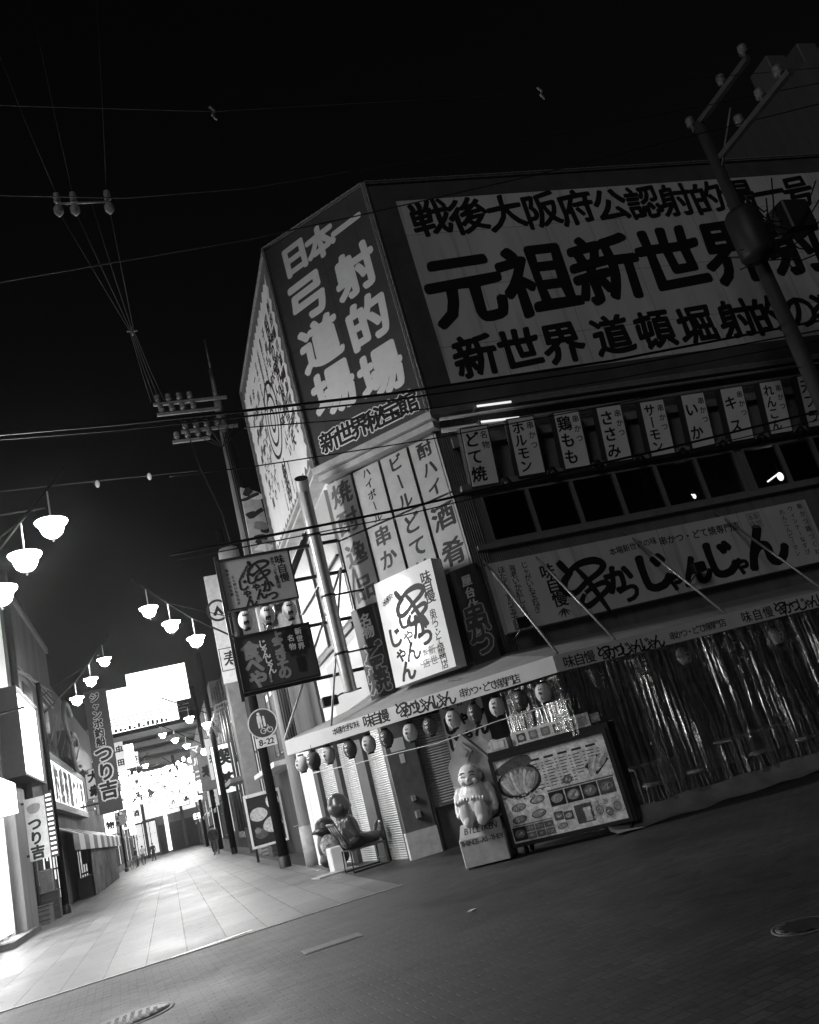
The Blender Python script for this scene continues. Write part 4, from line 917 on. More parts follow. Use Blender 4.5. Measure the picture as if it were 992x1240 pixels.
solo('litter_scrap', 'tiny white scrap of paper on the dark brick street', 'litter', MB().box((-.05, -.03, .001), (.04, .03, .012)), white, Frame(gnd(572, 1103), R(30)))
solo('litter_scrap', 'tiny white scrap on the pale paving near the concrete pole', 'litter', MB().box((-.04, -.03, .005), (.05, .03, .016)), white, Frame(gnd(386, 1054), R(10)))

# ---- street lamps
globe = E('lamp glass', LAMP)
def lamp_meshes():
    b = MB().lathe([(.27, 0), (.26, -.03), (.2, -.07), (.19, -.14), (.16, -.22), (.09, -.28), (.0, -.3)], (0, 0, 0), 18)
    r = MB().lathe([(.0, .1), (.05, .09), (.14, .05), (.28, .014), (.28, .002), (.26, .003), (.0, .02)], (0, 0, 0), 18)
    f = MB().lathe([(.0, -.38), (.02, -.36), (.012, -.32), (.03, -.305), (0, -.3)], (0, 0, 0), 10)
    rod = MB().cyl((0, 0, .09), (0, 0, .62), .014, n=6)
    return b, r, f, rod
lamp0 = T('street_lamp', 'x', 'street lamp')
_b, _r, _f, _rd = lamp_meshes()
lamp0.part('bowl', _b, globe); lamp0.part('cap', _r, M('lamp cap', .5)); lamp0.part('finial', _f, steel); lamp0.part('rod', _rd, M('lamp cap', .5))
lamp_used = [0]
matte = M('matte black', .01, .95, spec=.05)
def lamp(p, label, group):
    o = lamp0.e if not lamp_used[0] else copy_tree(lamp0.e); lamp_used[0] = 1
    o.location = p; o['label'] = label; o['group'] = group
def lamp_row(pxs, Y, side, px, where, pole_h=7.6, pole=True, r=.09, label=None):
    ps = [atY(x, y, Y) for x, y in pxs]
    ds_ = 'top middle lowest'.split() if len(pxs) == 3 else 'top, second, third, unseen-fourth, unseen-lowest,'.split()
    for i, p in enumerate(ps): lamp(p, 'glowing bell lamp, %s of the %s %s' % (ds_[i].strip(','), 'three' if len(pxs) == 3 else 'row', where), 'street lamps '+where)
    q = [Vector((p.x, Y, p.z+.62)) for p in ps]
    d = (q[-1]-q[0]).normalized()
    tip = q[0]-d*.5; x0 = px; root = Vector((px, Y, max(q[-1].z-abs(px-q[-1].x)*.75, 4.2)))
    t = T('lamp_post', label or 'dark lamp post whose sloping arm carries the three lamps '+where, 'lamp post', WORLD, (px, Y, 0), 'lamp posts of the alley')
    t.part('pole', MB().cyl((px, Y, 0), (px, Y, pole_h), r, r*.75, 12), matte)
    t.part('arm', MB().tube([tip, q[0], q[1], q[-1], root], .03, 8), matte)
    t.part('arm_brace', MB().tube([q[1], root+Vector((0, 0, .7))], .016, 6), matte)
    m = MB(); m.lathe([(.17, 0), (.17, .25), (r, .32)], (px, Y, 0), 12); t.part('base', m, black)
    return t
lamp_row([(62, 632), (30, 672), (0, 713), (-32, 754), (-64, 795)], 15, -1, -4.05, 'nearest at the alley mouth')  # two lowest lamps are unseen, added to light the corner and statue
sp = lamp_row([(180, 736), (207, 754), (237, 772)], 25.9, 1, 2.98, 'before the hanging signboards', 10.3, r=.15, label='tall dark post with round sign and lamp arm at the alley mouth')
lamp_row([(126, 798), (110, 822), (93, 845)], 36, -1, -3.9, 'over the left shopfronts', 8.6, r=.12)
lamp_row([(208, 862), (229, 869), (250, 876)], 49, 1, 3.15, 'past the round banner', 11, r=.17)
lamp_row([(197, 889), (212, 895), (226, 902)], 67, 1, 3.45, 'halfway down the alley', 12, r=.18)
lamp_row([(176, 926), (166, 938), (156, 950)], 80, -1, -3.7, 'deep down the left side', 8)
lamp_row([(203, 928), (213, 934), (222, 941)], 92, 1, 3.5, 'far down the right side', 10, r=.18)
lamp_row([(186, 940), (180, 950), (172, 958)], 104, -1, -3.6, 'farthest on the left', 8)
# plates on the round-sign post
PF = Frame((2.98, 25.72, 0), R(0))
c = PF.uv(318, 876, -.12); sp_t = T('round_sign', 'round dark pedestrian and bicycle sign on the tall dark post', 'traffic sign', PF, (c[0], 0, c[1]-.45))
sp_t.part('plate', MB().cyl((c[0], -.13, c[1]), (c[0], -.1, c[1]), .40, n=32, smooth=False), M('sign blue', .05, .35))
m = MB(); n = 36; vs = []
for i in range(n): a_ = 2*math.pi*i/n; vs += [(c[0]+.44*math.cos(a_), -.136, c[1]+.44*math.sin(a_)), (c[0]+.405*math.cos(a_), -.136, c[1]+.405*math.sin(a_))]
m.add(vs, [(2*i, (2*i+2) % (2*n), (2*i+3) % (2*n), 2*i+1) for i in range(n)]); sp_t.part('rim', m, pale)
m = MB(); D = -.138; x, z = c[0]-.08, c[1]+.1
m.disc(x, z+.19, .045, .045, D); m.poly([(x-.07, z-.05), (x+.07, z-.05), (x+.06, z+.14), (x-.06, z+.14)], D); m.poly([(x-.06, z-.22), (x-.01, z-.22), (x+.0, z-.05), (x-.06, z-.05)], D); m.poly([(x+.02, z-.22), (x+.07, z-.22), (x+.06, z-.05), (x+.01, z-.05)], D)
m.disc(x+.13, z+.08, .03, .03, D); m.poly([(x+.1, z-.2), (x+.17, z-.2), (x+.16, z+.05), (x+.1, z+.05)], D)
for bx in (.0, .2):
    vs = []; bc = (c[0]-.02+bx, c[1]-.22)
    for i in range(20): a_ = 2*math.pi*i/20; vs += [(bc[0]+.085*math.cos(a_), D, bc[1]+.085*math.sin(a_)), (bc[0]+.065*math.cos(a_), D, bc[1]+.065*math.sin(a_))]
    m.add(vs, [(2*i, (2*i+2) % 40, (2*i+3) % 40, 2*i+1) for i in range(20)])
m.poly([(c[0]-.02, c[1]-.23), (c[0]+.07, c[1]-.23), (c[0]+.14, c[1]-.12), (c[0]+.12, c[1]-.12), (c[0]+.06, c[1]-.21), (c[0]-.02, c[1]-.21)], D); m.poly([(c[0]+.18, c[1]-.22), (c[0]+.195, c[1]-.22), (c[0]+.14, c[1]-.06), (c[0]+.125, c[1]-.06)], D)
sp_t.part('symbol', m, M('sign white', .75))
c = PF.uv(323, 898, -.12); t = T('time_plate', 'white plate reading 8-22 below the round pedestrian sign', 'sign plate', PF, (c[0], 0, c[1]-.15))
t.part('plate', MB().bbox((c[0]-.3, -.13, c[1]-.14), (c[0]+.3, -.1, c[1]+.14), .004), M('sign white', .75)); m = MB(); latin(m, '8-22', c[0]-.22, c[0]+.22, c[1], .24, -.131); t.part('lettering', m, ink)

# ---- utility poles
pinsul = M('weathered insulator', .2, .4, .3, 8)
def insulator(mb, p, s=1, dn=1):
    mb = MB() if mb is None else mb
    mb.lathe([(0, 0), (.02*s, 0), (.02*s, .06*s), (.07*s, .07*s), (.07*s, .1*s), (.045*s, .12*s), (.07*s, .15*s), (.06*s, .2*s), (.0, .21*s)], p, 10, (0, 0, dn)); return mb
UPX, UPY = 3.5, 23.8
up = T('utility_pole', 'tall concrete utility pole with crossarms rising behind the hanging signboards', 'utility pole', WORLD, (UPX, UPY, 0))
up.part('pole', MB().cyl((UPX, UPY, 0), (UPX-.02, UPY, 13.9), .23, .13, 18), M('pole concrete', .34, .8, .5, 3, streak=True))
up.part('pole_sleeve', MB().cyl((UPX, UPY, 0.004), (UPX, UPY, 1.0), .245, .24, 18), M('pole sleeve', .3, .6, .3, 5))
up.part('pole_tip', MB().cyl((UPX-.02, UPY, 13.9), (UPX-.02, UPY, 14.9), .09, .09, 10).cyl((UPX-.02, UPY, 14.9), (UPX-.02, UPY, 16.0), .045, .03, 8), steel)
for z, x0, x1 in ((13.75, 1.55, 3.75), (13.4, 1.6, 3.5), (12.75, 2.2, 3.9), (12.45, 1.9, 3.0)):
    a_ = up.part('crossarm', MB().box((x0, UPY-.22, z), (x1, UPY-.14, z+.09)), galv)
    for i in range(4): up.part('insulator', insulator(None, (x0+.15+i*.32, UPY-.18, z+.09), 1.3), pinsul, a_)
m = MB().lathe([(0, 0), (.26, .02), (.3, .1), (.3, .75), (.26, .85), (0, .88)], (UPX-.62, UPY-.1, 8.1), 18); tf = up.part('transformer', m, M('transformer', .3, .5)); up.part('bracket', MB().box((UPX-.4, UPY-.14, 8.5), (UPX, UPY-.06, 8.6)), steel, tf)
m = MB()
for i in range(5): m.tube([(UPX-.1+.06*i, UPY-.24, 12.6), (UPX-.05+.05*i, UPY-.27, 9), (UPX-.1+.07*i, UPY-.28, 5), (UPX-.1+.07*i, UPY-.29, 3.2)], .018, 5)
for i in range(7): x = UPX-.9+.3*i; m.tube([(x-.4, UPY-.2, 13.3), (x-.2, UPY-.3, 12.7+.1*(i % 3)), (UPX-.2, UPY-.25, 12.1)], .012, 5)
m.tube([(2.4, UPY-.2, 12.6), (2.55, UPY-.25, 11.5), (2.9, UPY-.25, 10), (3.1, UPY-.25, 7.5)], .02, 5)
up.part('cables', m, black)
# right-hand pole in front of the facade
rp = CU.uv(945, 372, -1.1); RP = CU.w(rp[0], -1.1, 0); rtop = CU.uv(846, 150, -1.1)
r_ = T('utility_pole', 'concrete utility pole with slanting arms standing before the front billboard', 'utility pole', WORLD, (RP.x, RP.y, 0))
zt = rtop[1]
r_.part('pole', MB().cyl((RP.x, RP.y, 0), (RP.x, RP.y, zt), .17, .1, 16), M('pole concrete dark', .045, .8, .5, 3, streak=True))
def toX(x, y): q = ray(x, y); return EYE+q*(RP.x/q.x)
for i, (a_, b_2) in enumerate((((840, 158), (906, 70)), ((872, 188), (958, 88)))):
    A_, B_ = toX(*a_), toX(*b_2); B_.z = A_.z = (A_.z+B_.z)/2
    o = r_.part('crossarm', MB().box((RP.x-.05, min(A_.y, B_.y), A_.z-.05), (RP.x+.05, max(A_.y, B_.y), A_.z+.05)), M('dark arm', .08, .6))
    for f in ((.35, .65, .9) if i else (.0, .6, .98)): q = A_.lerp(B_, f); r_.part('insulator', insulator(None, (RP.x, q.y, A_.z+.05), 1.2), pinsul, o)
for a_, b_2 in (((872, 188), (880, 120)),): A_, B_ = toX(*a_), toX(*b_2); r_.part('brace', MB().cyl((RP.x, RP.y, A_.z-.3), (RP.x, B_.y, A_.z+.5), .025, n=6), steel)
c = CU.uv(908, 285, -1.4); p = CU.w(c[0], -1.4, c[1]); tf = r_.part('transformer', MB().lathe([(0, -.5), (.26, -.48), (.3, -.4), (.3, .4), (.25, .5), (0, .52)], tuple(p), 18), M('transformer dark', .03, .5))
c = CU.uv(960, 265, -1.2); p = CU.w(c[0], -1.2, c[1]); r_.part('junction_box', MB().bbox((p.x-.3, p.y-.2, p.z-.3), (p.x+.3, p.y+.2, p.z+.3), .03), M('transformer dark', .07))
m = MB(); rn = random.Random(5)
for i in range(16):
    a_ = CU.w(*(lambda q: (q[0], -1.3+rn.uniform(-.2, .2), q[1]))(CU.uv(rn.uniform(885, 915), rn.uniform(225, 330), -1.3))); b_2 = CU.w(*(lambda q: (q[0], -1.2+rn.uniform(-.3, .3), q[1]))(CU.uv(rn.uniform(930, 1010), rn.uniform(215, 320), -1.3)))
    mid = (a_+b_2)/2+Vector((0, 0, -rn.uniform(.1, .6))); m.tube([a_, a_.lerp(mid, .5)+Vector((0, 0, -.08)), mid, mid.lerp(b_2, .5)+Vector((0, 0, -.08)), b_2], .014, 5)
r_.part('cables', m, black)
# crossarm hung high in the conductors at the upper left
zi = 14.0
def atZ(x, y, z): q = ray(x, y); return EYE+q*((z-EYE.z)/q.z)
a_, b_2 = atZ(70, 247, zi), atZ(133, 244, zi); a_.z = b_2.z = zi
ha = T('line_crossarm', 'small steel crossarm with six pale insulators hanging high among the overhead wires', 'crossarm', WORLD, tuple((a_+b_2)/2))
ha.part('bar', MB().cyl(a_, b_2, .022, n=8), galv)
m = MB()
for f in (.0, .31, .97):
    q = a_.lerp(b_2, f); m = MB(); m.lathe([(0, 0), (.03, 0), (.07, .03), (.06, .1), (.07, .13), (.06, .22), (0, .25)], tuple(q+Vector((0, 0, .03))), 10); ha.part('insulator', m, lineins); m = MB(); m.lathe([(0, 0), (.05, .02), (.1, .1), (.09, .2), (.03, .28), (0, .28)], tuple(q+Vector((0, 0, -.02))), 12, (0, 0, -1)); ha.part('insulator', m, lineins)
mid = atZ(160, 401, 14.0); arm = Vector((1.7, UPY-.18, 13.9))
m = MB()
for f in (.0, .31, .64, .97): q = a_.lerp(b_2, f); o = Vector((f*.1-.05, 0, 0)); m.tube([q+Vector((0, 0, -.2 if f != .64 else 0)), q.lerp(mid+o, .5)+Vector((0, 0, -.12)), mid+o, (mid+o).lerp(arm+o*4, .5)+Vector((0, 0, -.1)), arm+o*4], .011, 5)
for f, dx in ((.0, -.35), (.31, -.1), (.97, .1)): q = a_.lerp(b_2, f)+Vector((0, 0, .26)); m.tube([q, q+Vector((dx, -1.6, .45)), q+Vector((dx*3, -6, 1.2))], .008, 5)
solo('overhead_wires', 'bundle of four thin wires running from the hanging crossarm to the utility pole', 'wires', m, M('wire', .012, .6), WORLD, tuple(mid))
solo('wire_spacer', 'small cross shaped spacer clamping the four thin wires together', 'spacer', MB().box((mid.x-.13, mid.y-.02, mid.z-.015), (mid.x+.13, mid.y+.02, mid.z+.015)).box((mid.x-.02, mid.y-.06, mid.z-.1), (mid.x+.02, mid.y+.06, mid.z+.1)), steel, WORLD, tuple(mid))

# ---- overhead wires
def wire(pts, d, r, label, n=10, mat=None, fr=CU):
    P = [fr.w(*(lambda q: (q[0], d, q[1]))(fr.uv(x, y, d))) for x, y in pts]; out = []
    for a_, b_2 in zip(P, P[1:]):
        for i in range(n): out.append(a_.lerp(b_2, i/n))
    out.append(P[-1]); return solo('overhead_cable', label, 'cable', MB().tube(out, r, 6), mat or M('cable', .008, .5), WORLD, tuple(P[0]), 'cables across the street')
wl = M('pale wire', .018, .6)
wire([(-25, 528), (150, 513), (300, 497), (480, 476), (740, 437), (1015, 384)], -1.0, .022, 'thick black cable crossing just below the front billboard lettering')
wire([(-25, 534), (150, 520), (300, 504), (480, 484), (740, 446), (1015, 396)], -1.05, .014, 'thin black cable right under the thickest black cable')
wire([(296, 518), (420, 508), (540, 492), (740, 460), (1015, 408)], -.9, .009, 'hair thin cable across the small outlined lettering of the corner billboard')
wire([(205, 672), (360, 642), (480, 618), (600, 590), (800, 545), (1015, 492)], -1.0, .019, 'black cable crossing the middle of the menu banners')
wire([(215, 678), (360, 650), (480, 626), (600, 597), (800, 553), (1015, 503)], -.95, .009, 'thin cable just under the cable across the menu banners')
wire([(205, 577), (300, 566), (385, 553), (520, 532), (740, 490), (1015, 436)], -1.1, .009, 'thin cable crossing at the lower edge of the corner billboard')
wire([(-25, 346), (130, 319), (300, 290), (430, 262), (640, 214), (1015, 120)], -2.0, .010, 'faint pale wire crossing the sky behind the hanging crossarm', mat=wl)
wire([(-25, 236), (150, 240), (300, 228), (600, 178), (1015, 96)], -2.2, .008, 'faintest wire crossing the sky at the hanging crossarm', mat=wl)
wire([(-25, 127), (258, 135), (655, 112), (1015, 80)], -2.4, .006, 'uppermost faint wire crossing the black sky', mat=wl)
for x, y in ((258, 136), (655, 112)):
    u, v = CU.uv(x, y, -2.4); p = CU.w(u, -2.4, v)
    solo('wire_clamp', 'small twisted pale clamp on the uppermost wire, %s' % ('above the hanging crossarm' if x < 400 else 'above the front billboard'), 'clamp', MB().tube([(p.x-.03, p.y, p.z+.1), (p.x+.03, p.y, p.z+.02), (p.x-.02, p.y, p.z-.05), (p.x+.03, p.y, p.z-.13)], .02, 6), M('clamp', .25), WORLD, tuple(p))
wire([(-25, 598), (120, 582), (240, 570)], 6, .012, 'dark cable over the nearest lamps with two small white fittings', mat=wl)
wire([(-25, 628), (55, 615)], 3.5, .014, 'short pale cable at the left edge above the nearest lamp', mat=wl)
wire([(-25, 870), (10, 862), (30, 856)], 10, .03, 'short black cable in front of the bright shopfront')
for x, y in ((118, 586), (181, 577)):
    u, v = CU.uv(x, y, 6); p = CU.w(u, 6, v); solo('cable_fitting', 'tiny pale fitting on the dark cable, %s' % ('nearer the lamps' if x < 150 else 'nearer the utility pole'), 'fitting', MB().ell(tuple(p), (.05, .05, .09), 8, 6), porcelain, WORLD, tuple(p))

# ================================================================== THE ALLEY
def block(name, label, fr, u0, u1, h, depth, mat, org=None):
    t = T(name, label, 'building', fr, ((u0+u1)/2, 0, 0)); t.part('wall', MB().box((u0, 0, 0), (u1, depth, h)), mat); return t
def mullions(t, u0, u1, z0, z1):
    m = MB(); n = max(2, int((u1-u0)/.9)); r5 = random.Random(int(u0*10)+int(z0*7))
    for k_ in range(n+1): u = u0+(u1-u0)*k_/n; m.box((u-.05, -.11, z0-.05), (u+.05, -.052, z1+.05))
    m.box((u0, -.10, z0+(z1-z0)*.62), (u1, -.053, z0+(z1-z0)*.62+.07)); m.box((u0, -.13, z1), (u1, -.053, z1+.25))
    for k_ in range(n):
        if r5.random() < .45: u = u0+(u1-u0)*k_/n; m.box((u+.08, -.08, z0), (u+(u1-u0)/n-.08, -.055, z0+(z1-z0)*r5.uniform(.3, .9)))
    t.part('shopfront_frame', m, M('shopfront frame', .06, .6, .4, 3))
LW = Frame((-4.6, 0, 0), R(90)); RW = Frame((4.2, 60, 0), R(-90))
rw = lambda y: 60-y
cwall = M('alley concrete', .09, .8, .5, .8, bump=.2, streak=True)
A = block('shop_building', 'pale walled building with the overexposed shopfront on the left edge', LW, 18, 47.6, 12.5, 8, cwall)
A.part('shopfront', MB().box((18.5, -.03, 1.0), (24.5, -.001, 3.4)).box((26.2, -.06, .25), (28.6, -.001, 3.3)), E('shopfront glow', SHOP*2.2))
m = MB()
for u in (26.1, 27.3, 28.6): m.box((u, -.12, 0), (u+.09, -.002, 3.4))
A.part('door_frame', m, M('wood frame', .25, .6, .4, 4, streak=True))
A.part('pillar', MB().box((29.2, -.35, .0), (31.6, -.002, 4.3)), M('old timber', .22, .6, .4, 3, streak=True))
A.part('step', MB().box((25.5, -.55, .0), (30.5, -.003, .16)), M('step stone', .12, .8, .4, 4))
A.part('downpipe', MB().cyl((33.6, -.22, 3), (33.6, -.22, 12.6), .14, n=12), dark)
A.part('parapet', MB().box((18, -.12, 12.3), (47.6, .2, 12.6)), grey)
A.part('panel', MB().box((22, -.1, 7.6), (32.6, -.001, 11.6)), E('lit wall glow', .3))  # emission stands for light falling on the upper wall
m = MB()
for i in range(7): m.box((24.3+i*.72, -.2, 4.5), (24.36+i*.72, -.002, 7.4))
A.part('slats', m, dark)
A.part('poster', MB().box((31.9, -.03, 1.0), (33.4, -.002, 2.9)), M('faded poster', .4, .6, .6, 3)); A.part('poster', MB().box((34.2, -.03, 1.2), (35.2, -.002, 2.7)), M('faded poster', .4))
A.part('lit_opening', MB().box((37, -.06, .5), (43, -.002, 2.3)), E('lit opening', 1.2)); mullions(A, 37, 43, .5, 2.3)
m = MB()
for i in range(4): m.tube([(34+i*.12, -.08, .0), (34+i*.12, -.08, 9), (36+3*i, -.08, 9.4+.2*i), (47, -.08, 9.3+.3*i)], .03, 5)
A.part('pipes', m, steel)
for u in (37, 42): A.part('window', MB().box((u, -.05, 7.2), (u+2.6, -.002, 9.0)), M('old window', .05, .2))
t = T('light_box', 'overexposed white light box sign jutting from the left shopfront', 'light box', LW, (33, -.5, 4.7))
t.part('box', MB().bbox((30.6, -.55, 4.75), (35.4, -.01, 7.5), .06), E('light box', SHOP*1.0)); t.part('rim', MB().box((30.5, -.62, 4.66), (35.5, -.0, 4.74)).box((30.5, -.62, 7.51), (35.5, -.0, 7.6)).box((30.5, -.62, 4.74), (30.59, -.0, 7.51)).box((35.41, -.62, 4.74), (35.5, -.0, 7.51)), dark); t.part('bracket', MB().box((31.5, -.4, 7.52), (31.6, -.0, 7.7)).box((34.4, -.4, 7.52), (34.5, 0, 7.7)), steel)
t = T('light_box', 'low glowing sign box over the leftmost shop door', 'light box', LW, (27.5, -.5, 3.5))
t.part('box', MB().bbox((24.2, -.5, 3.45), (28.9, -.003, 4.35), .04), E('light box', SHOP*1.0))
# small sign and its striped edge
YF = Frame((0, 30.6, 0), 0); c = YF.uv(45, 1003)
t = T('small_signboard', 'small white vertical signboard reading tsurikichi beside the left lamp post', 'signboard', YF, (c[0], 0, c[1]-.95))
t.part('board', MB().box((c[0]-.3, 0, c[1]-.95), (c[0]+.3, .1, c[1]+.95)), M('sign board', .55, .5)); t.part('bracket', MB().box((-4.6, .03, c[1]+.8), (c[0]-.3, .07, c[1]+.87)).box((-4.6, .03, c[1]-.8), (c[0]-.3, .07, c[1]-.73)), black)
m = MB().line('つり吉', (c[0]-.05, c[1]+.15), (c[0]-.05, c[1]-.7), .42, 0, w=.05, nib=ROUND); t.part('lettering', m, ink)
t.part('picture', MB().disc(c[0]-.03, c[1]+.62, .2, .17, -.003, 18, .3, .1).disc(c[0]-.0, c[1]+.6, .1, .08, -.005, 12), M('printed face', .25))
m = MB()
for i in range(13): m.box((c[0]+.34, .02, c[1]+.9-i*.15), (c[0]+.5, .08, c[1]+.97-i*.15))
t.part('edge_lights', m, E('edge lights', .8)); t.part('edge', MB().box((c[0]+.31, .081, c[1]-.98), (c[0]+.53, .13, c[1]+1.05)), black)
solo('standing_board', 'pale rounded board leaning at the foot of the left lamp post', 'board', MB().bbox((-.35, -.05, .004), (.35, .05, 1.7), .04), M('board plastic', .35, .5, .3, 4), Frame(gnd(58, 1114), R(8)))
t = T('lit_signboard', 'backlit horizontal signboard in a dark frame above the left shopfronts', 'signboard', LW, (48, -.3, 4.3))
t.part('frame', MB().box((39.6, -.35, 4.0), (56.2, -.01, 4.3)).box((39.6, -.35, 6.1), (56.2, -.01, 6.4)).box((39.6, -.35, 4.3), (40.1, -.01, 6.1)).box((55.7, -.35, 4.3), (56.2, -.01, 6.1)), dark)
t.part('face', MB().box((40.1, -.3, 4.3), (55.7, -.02, 6.1)), E('lit board', SIGN*.9))
t.part('lettering', MB().line('釣船茶屋つり吉', (42, 5.2), (54, 5.2), 1.7, -.31, w=.06, nib=ROUND), ink)
for i in range(6):
    u = 41+2.2*i; t = T('small_flag', 'small white flag on a slanting stick, %s above the backlit signboard' % ordn[i], 'flag', LW, (u, -.3, 6.4), 'flags above the backlit signboard')
    t.part('stick', MB().cyl((u, -.2, 6.4), (u, -.75, 7.9), .02, n=6), steel); t.part('cloth', MB().add([(u, -.45, 6.95), (u, -.74, 7.85), (u+.7, -.6, 7.8), (u+.65, -.35, 7.0)], [(0, 1, 2, 3)]), M('flag cloth', .65))
Cb = block('shop_building', 'grey shop building with striped awning beyond the left lamp post', LW, 47.6, 78, 10.6, 8, M('grey render', .09, .8, .5, .8, streak=True))
Cb.part('entrance', MB().box((50.4, -.04, .0), (54.6, -.001, 2.2)), E('entrance glow', .55)); Cb.part('door_frame', MB().box((50.3, -.09, 0), (50.5, -.041, 2.3)).box((51.7, -.09, 0), (51.8, -.041, 2.2)).box((53.1, -.09, 0), (53.2, -.041, 2.2)).box((54.5, -.09, 0), (54.7, -.041, 2.3)).box((50.5, -.09, 1.0), (54.5, -.043, 1.1)), black); Cb.part('short_curtain', sheet(LW, 50.2, 54.8, 1.5, 2.35, -.16, 31, 60, 6), M('shop curtain', .2, .8, .5, 2)); Cb.part('fascia', MB().box((47.8, -.4, 6.8), (77.8, -.002, 8.2)), dark)
m = MB()
for i in range(14):
    m.mi = i % 2; w_ = 2.4; m.add([(37+i*w_, -.14, 3.3), (37+w_+i*w_, -.14, 3.3), (37+w_+i*w_, -1.15, 2.75), (37+i*w_, -1.15, 2.75), (37+w_+i*w_, -1.16, 2.1), (37+i*w_, -1.16, 2.1)], [(0, 1, 2, 3), (3, 2, 4, 5)])
t = T('striped_awning', 'black and white striped awning over the left stall', 'awning', LW, (54, -.5, 2.2)); t.part('canopy', m, [black, white])
t = T('market_stall', 'cloth covered stall under the striped awning', 'stall', LW, (54, -.6, 0)); t.part('cover', sheet(LW, 46, 66, .02, 2.25, -1.0, 5, 220, 12), M('stall cloth', .14, .8, .7, 1.2)); t.part('counter', MB().box((47, -.85, .0), (65, -.16, .9)), dark)
t = T('fish_ornament', 'dark curved pipes of the fishing ornament on the grey shop wall', 'ornament', LW, (52, -.6, 8.5))
for j, (uu, zz) in enumerate(((49.5, 8.8), (51.5, 7.4))): t.part('hoop', MB().tube([(uu+2.2*math.cos(a_), -.5, zz+1.0*math.sin(a_)) for a_ in [i*.35+.6 for i in range(15)]], .12, 8), grey)
# big hanging banner
BY = 52; YF = Frame((0, BY, 0), 0)
a, b, c, d = [YF.uv(*q) for q in ((105, 838), (126, 833), (149, 980), (119, 988))]; U0, U1, Z0, Z1 = (a[0]+d[0])/2-.05, (b[0]+c[0])/2+.05, (c[1]+d[1])/2, (a[1]+b[1])/2
t = T('vertical_banner', 'tall dark vertical banner with outlined white lettering jutting from the left buildings', 'banner', YF, ((U0+U1)/2, 0, Z0))
t.part('board', MB().box((U0, 0, Z0), (U1, .25, Z1)), M('banner dark', .06, .5, .3, 2)); t.part('bracket', MB().box((-4.65, .1, Z1-.6), (U0, .2, Z1-.5)).box((-4.65, .1, Z0+.6), (U0, .2, Z0+.7)), black)
um = (U0+U1)/2; Hh = Z1-Z0
for nib_w, dd, mt in ((.16, 0, M('banner outline', .7)), (.05, -.006, ink)):
    m = MB().line('ジャンボ釣船', (um-.05, Z1-Hh*.06), (um-.05, Z1-Hh*.43), .52, dd, w=nib_w*.8, nib=ROUND); m.line('つり吉', (um+.02, Z1-Hh*.53), (um+.02, Z1-Hh*.82), 1.0, dd, w=nib_w*.8, nib=ROUND); t.part('lettering', m, mt)
D_ = block('shop_building', 'row building with narrow lit signs deep on the left of the alley', LW, 78, 128, 12, 8, M('far wall', .16, .8, .4, .5))
def sign_Y(name, label, Y, q, mat, txt='', tm_=None, group=None, th=.2, post=None):
    fr = Frame((0, Y, 0), 0); a, b, c, d = [fr.uv(*p) for p in q]; U0, U1, Z0, Z1 = (a[0]+d[0])/2, (b[0]+c[0])/2, (c[1]+d[1])/2, (a[1]+b[1])/2
    t = T(name, label, 'sign', fr, ((U0+U1)/2, 0, Z0), group); t.part('board', MB().box((U0, 0, Z0), (U1, th, Z1)), mat)
    if post is not None: t.part('bracket', MB().box((min(post, U0), .05, Z1-.4), (max(post, U0), .12, Z1-.3)) if post < U0 else MB().box((U1, .05, Z1-.4), (post, .12, Z1-.3)), black)
    if txt: n = len(txt); h = (Z1-Z0)/n; t.part('lettering', MB().line(txt, ((U0+U1)/2, Z1-h/2), ((U0+U1)/2, Z0+h/2), min(h, (U1-U0))*.85, 0, w=.05, nib=ROUND), tm_ or ink)
    return t
es, ed = E('lit sign face', SIGN*1.2), E('dim sign face', .35)
sign_Y('lit_sign', 'narrow white lit vertical sign beyond the tall dark banner', 84, ((147, 925), (154, 923), (163, 1010), (156, 1013)), es, post=-4.65)
sign_Y('street_sign', 'grey sign with square characters behind the tall dark banner', 76, ((139, 900), (149, 897), (152, 930), (142, 933)), ed, '中田', post=-4.65)
sign_Y('lit_sign', 'short fat glowing white vertical sign in the middle distance', 72, ((150, 903), (161, 900), (164, 925), (153, 928)), E('light box', SHOP*1.0), post=-4.65)
sign_Y('lit_sign', 'small lit sign with dark characters low on the left', 90, ((158, 975), (168, 972), (172, 995), (162, 998)), es, '酒', post=-4.65)
sign_Y('street_sign', 'grey vertical sign reading maruko high on the right of the alley', 72, ((228, 902), (240, 898), (249, 942), (237, 946)), M('maruko board', .2), 'マルコ', M('pale lettering', .55), post=4.25)
for i, (u, v0, v1, s) in enumerate(((82, .6, 2.9, .5), (90, .6, 3.4, 1.4), (98, .6, 3.2, 1.0), (106, .6, 4.2, 2), (114, .5, 5, 2))):
    mullions(D_, u, u+6, v0, v1); D_.part('shopfront', MB().box((u, -.05, v0), (u+6, -.001, v1)), E('front glow %d' % i, s*.8))
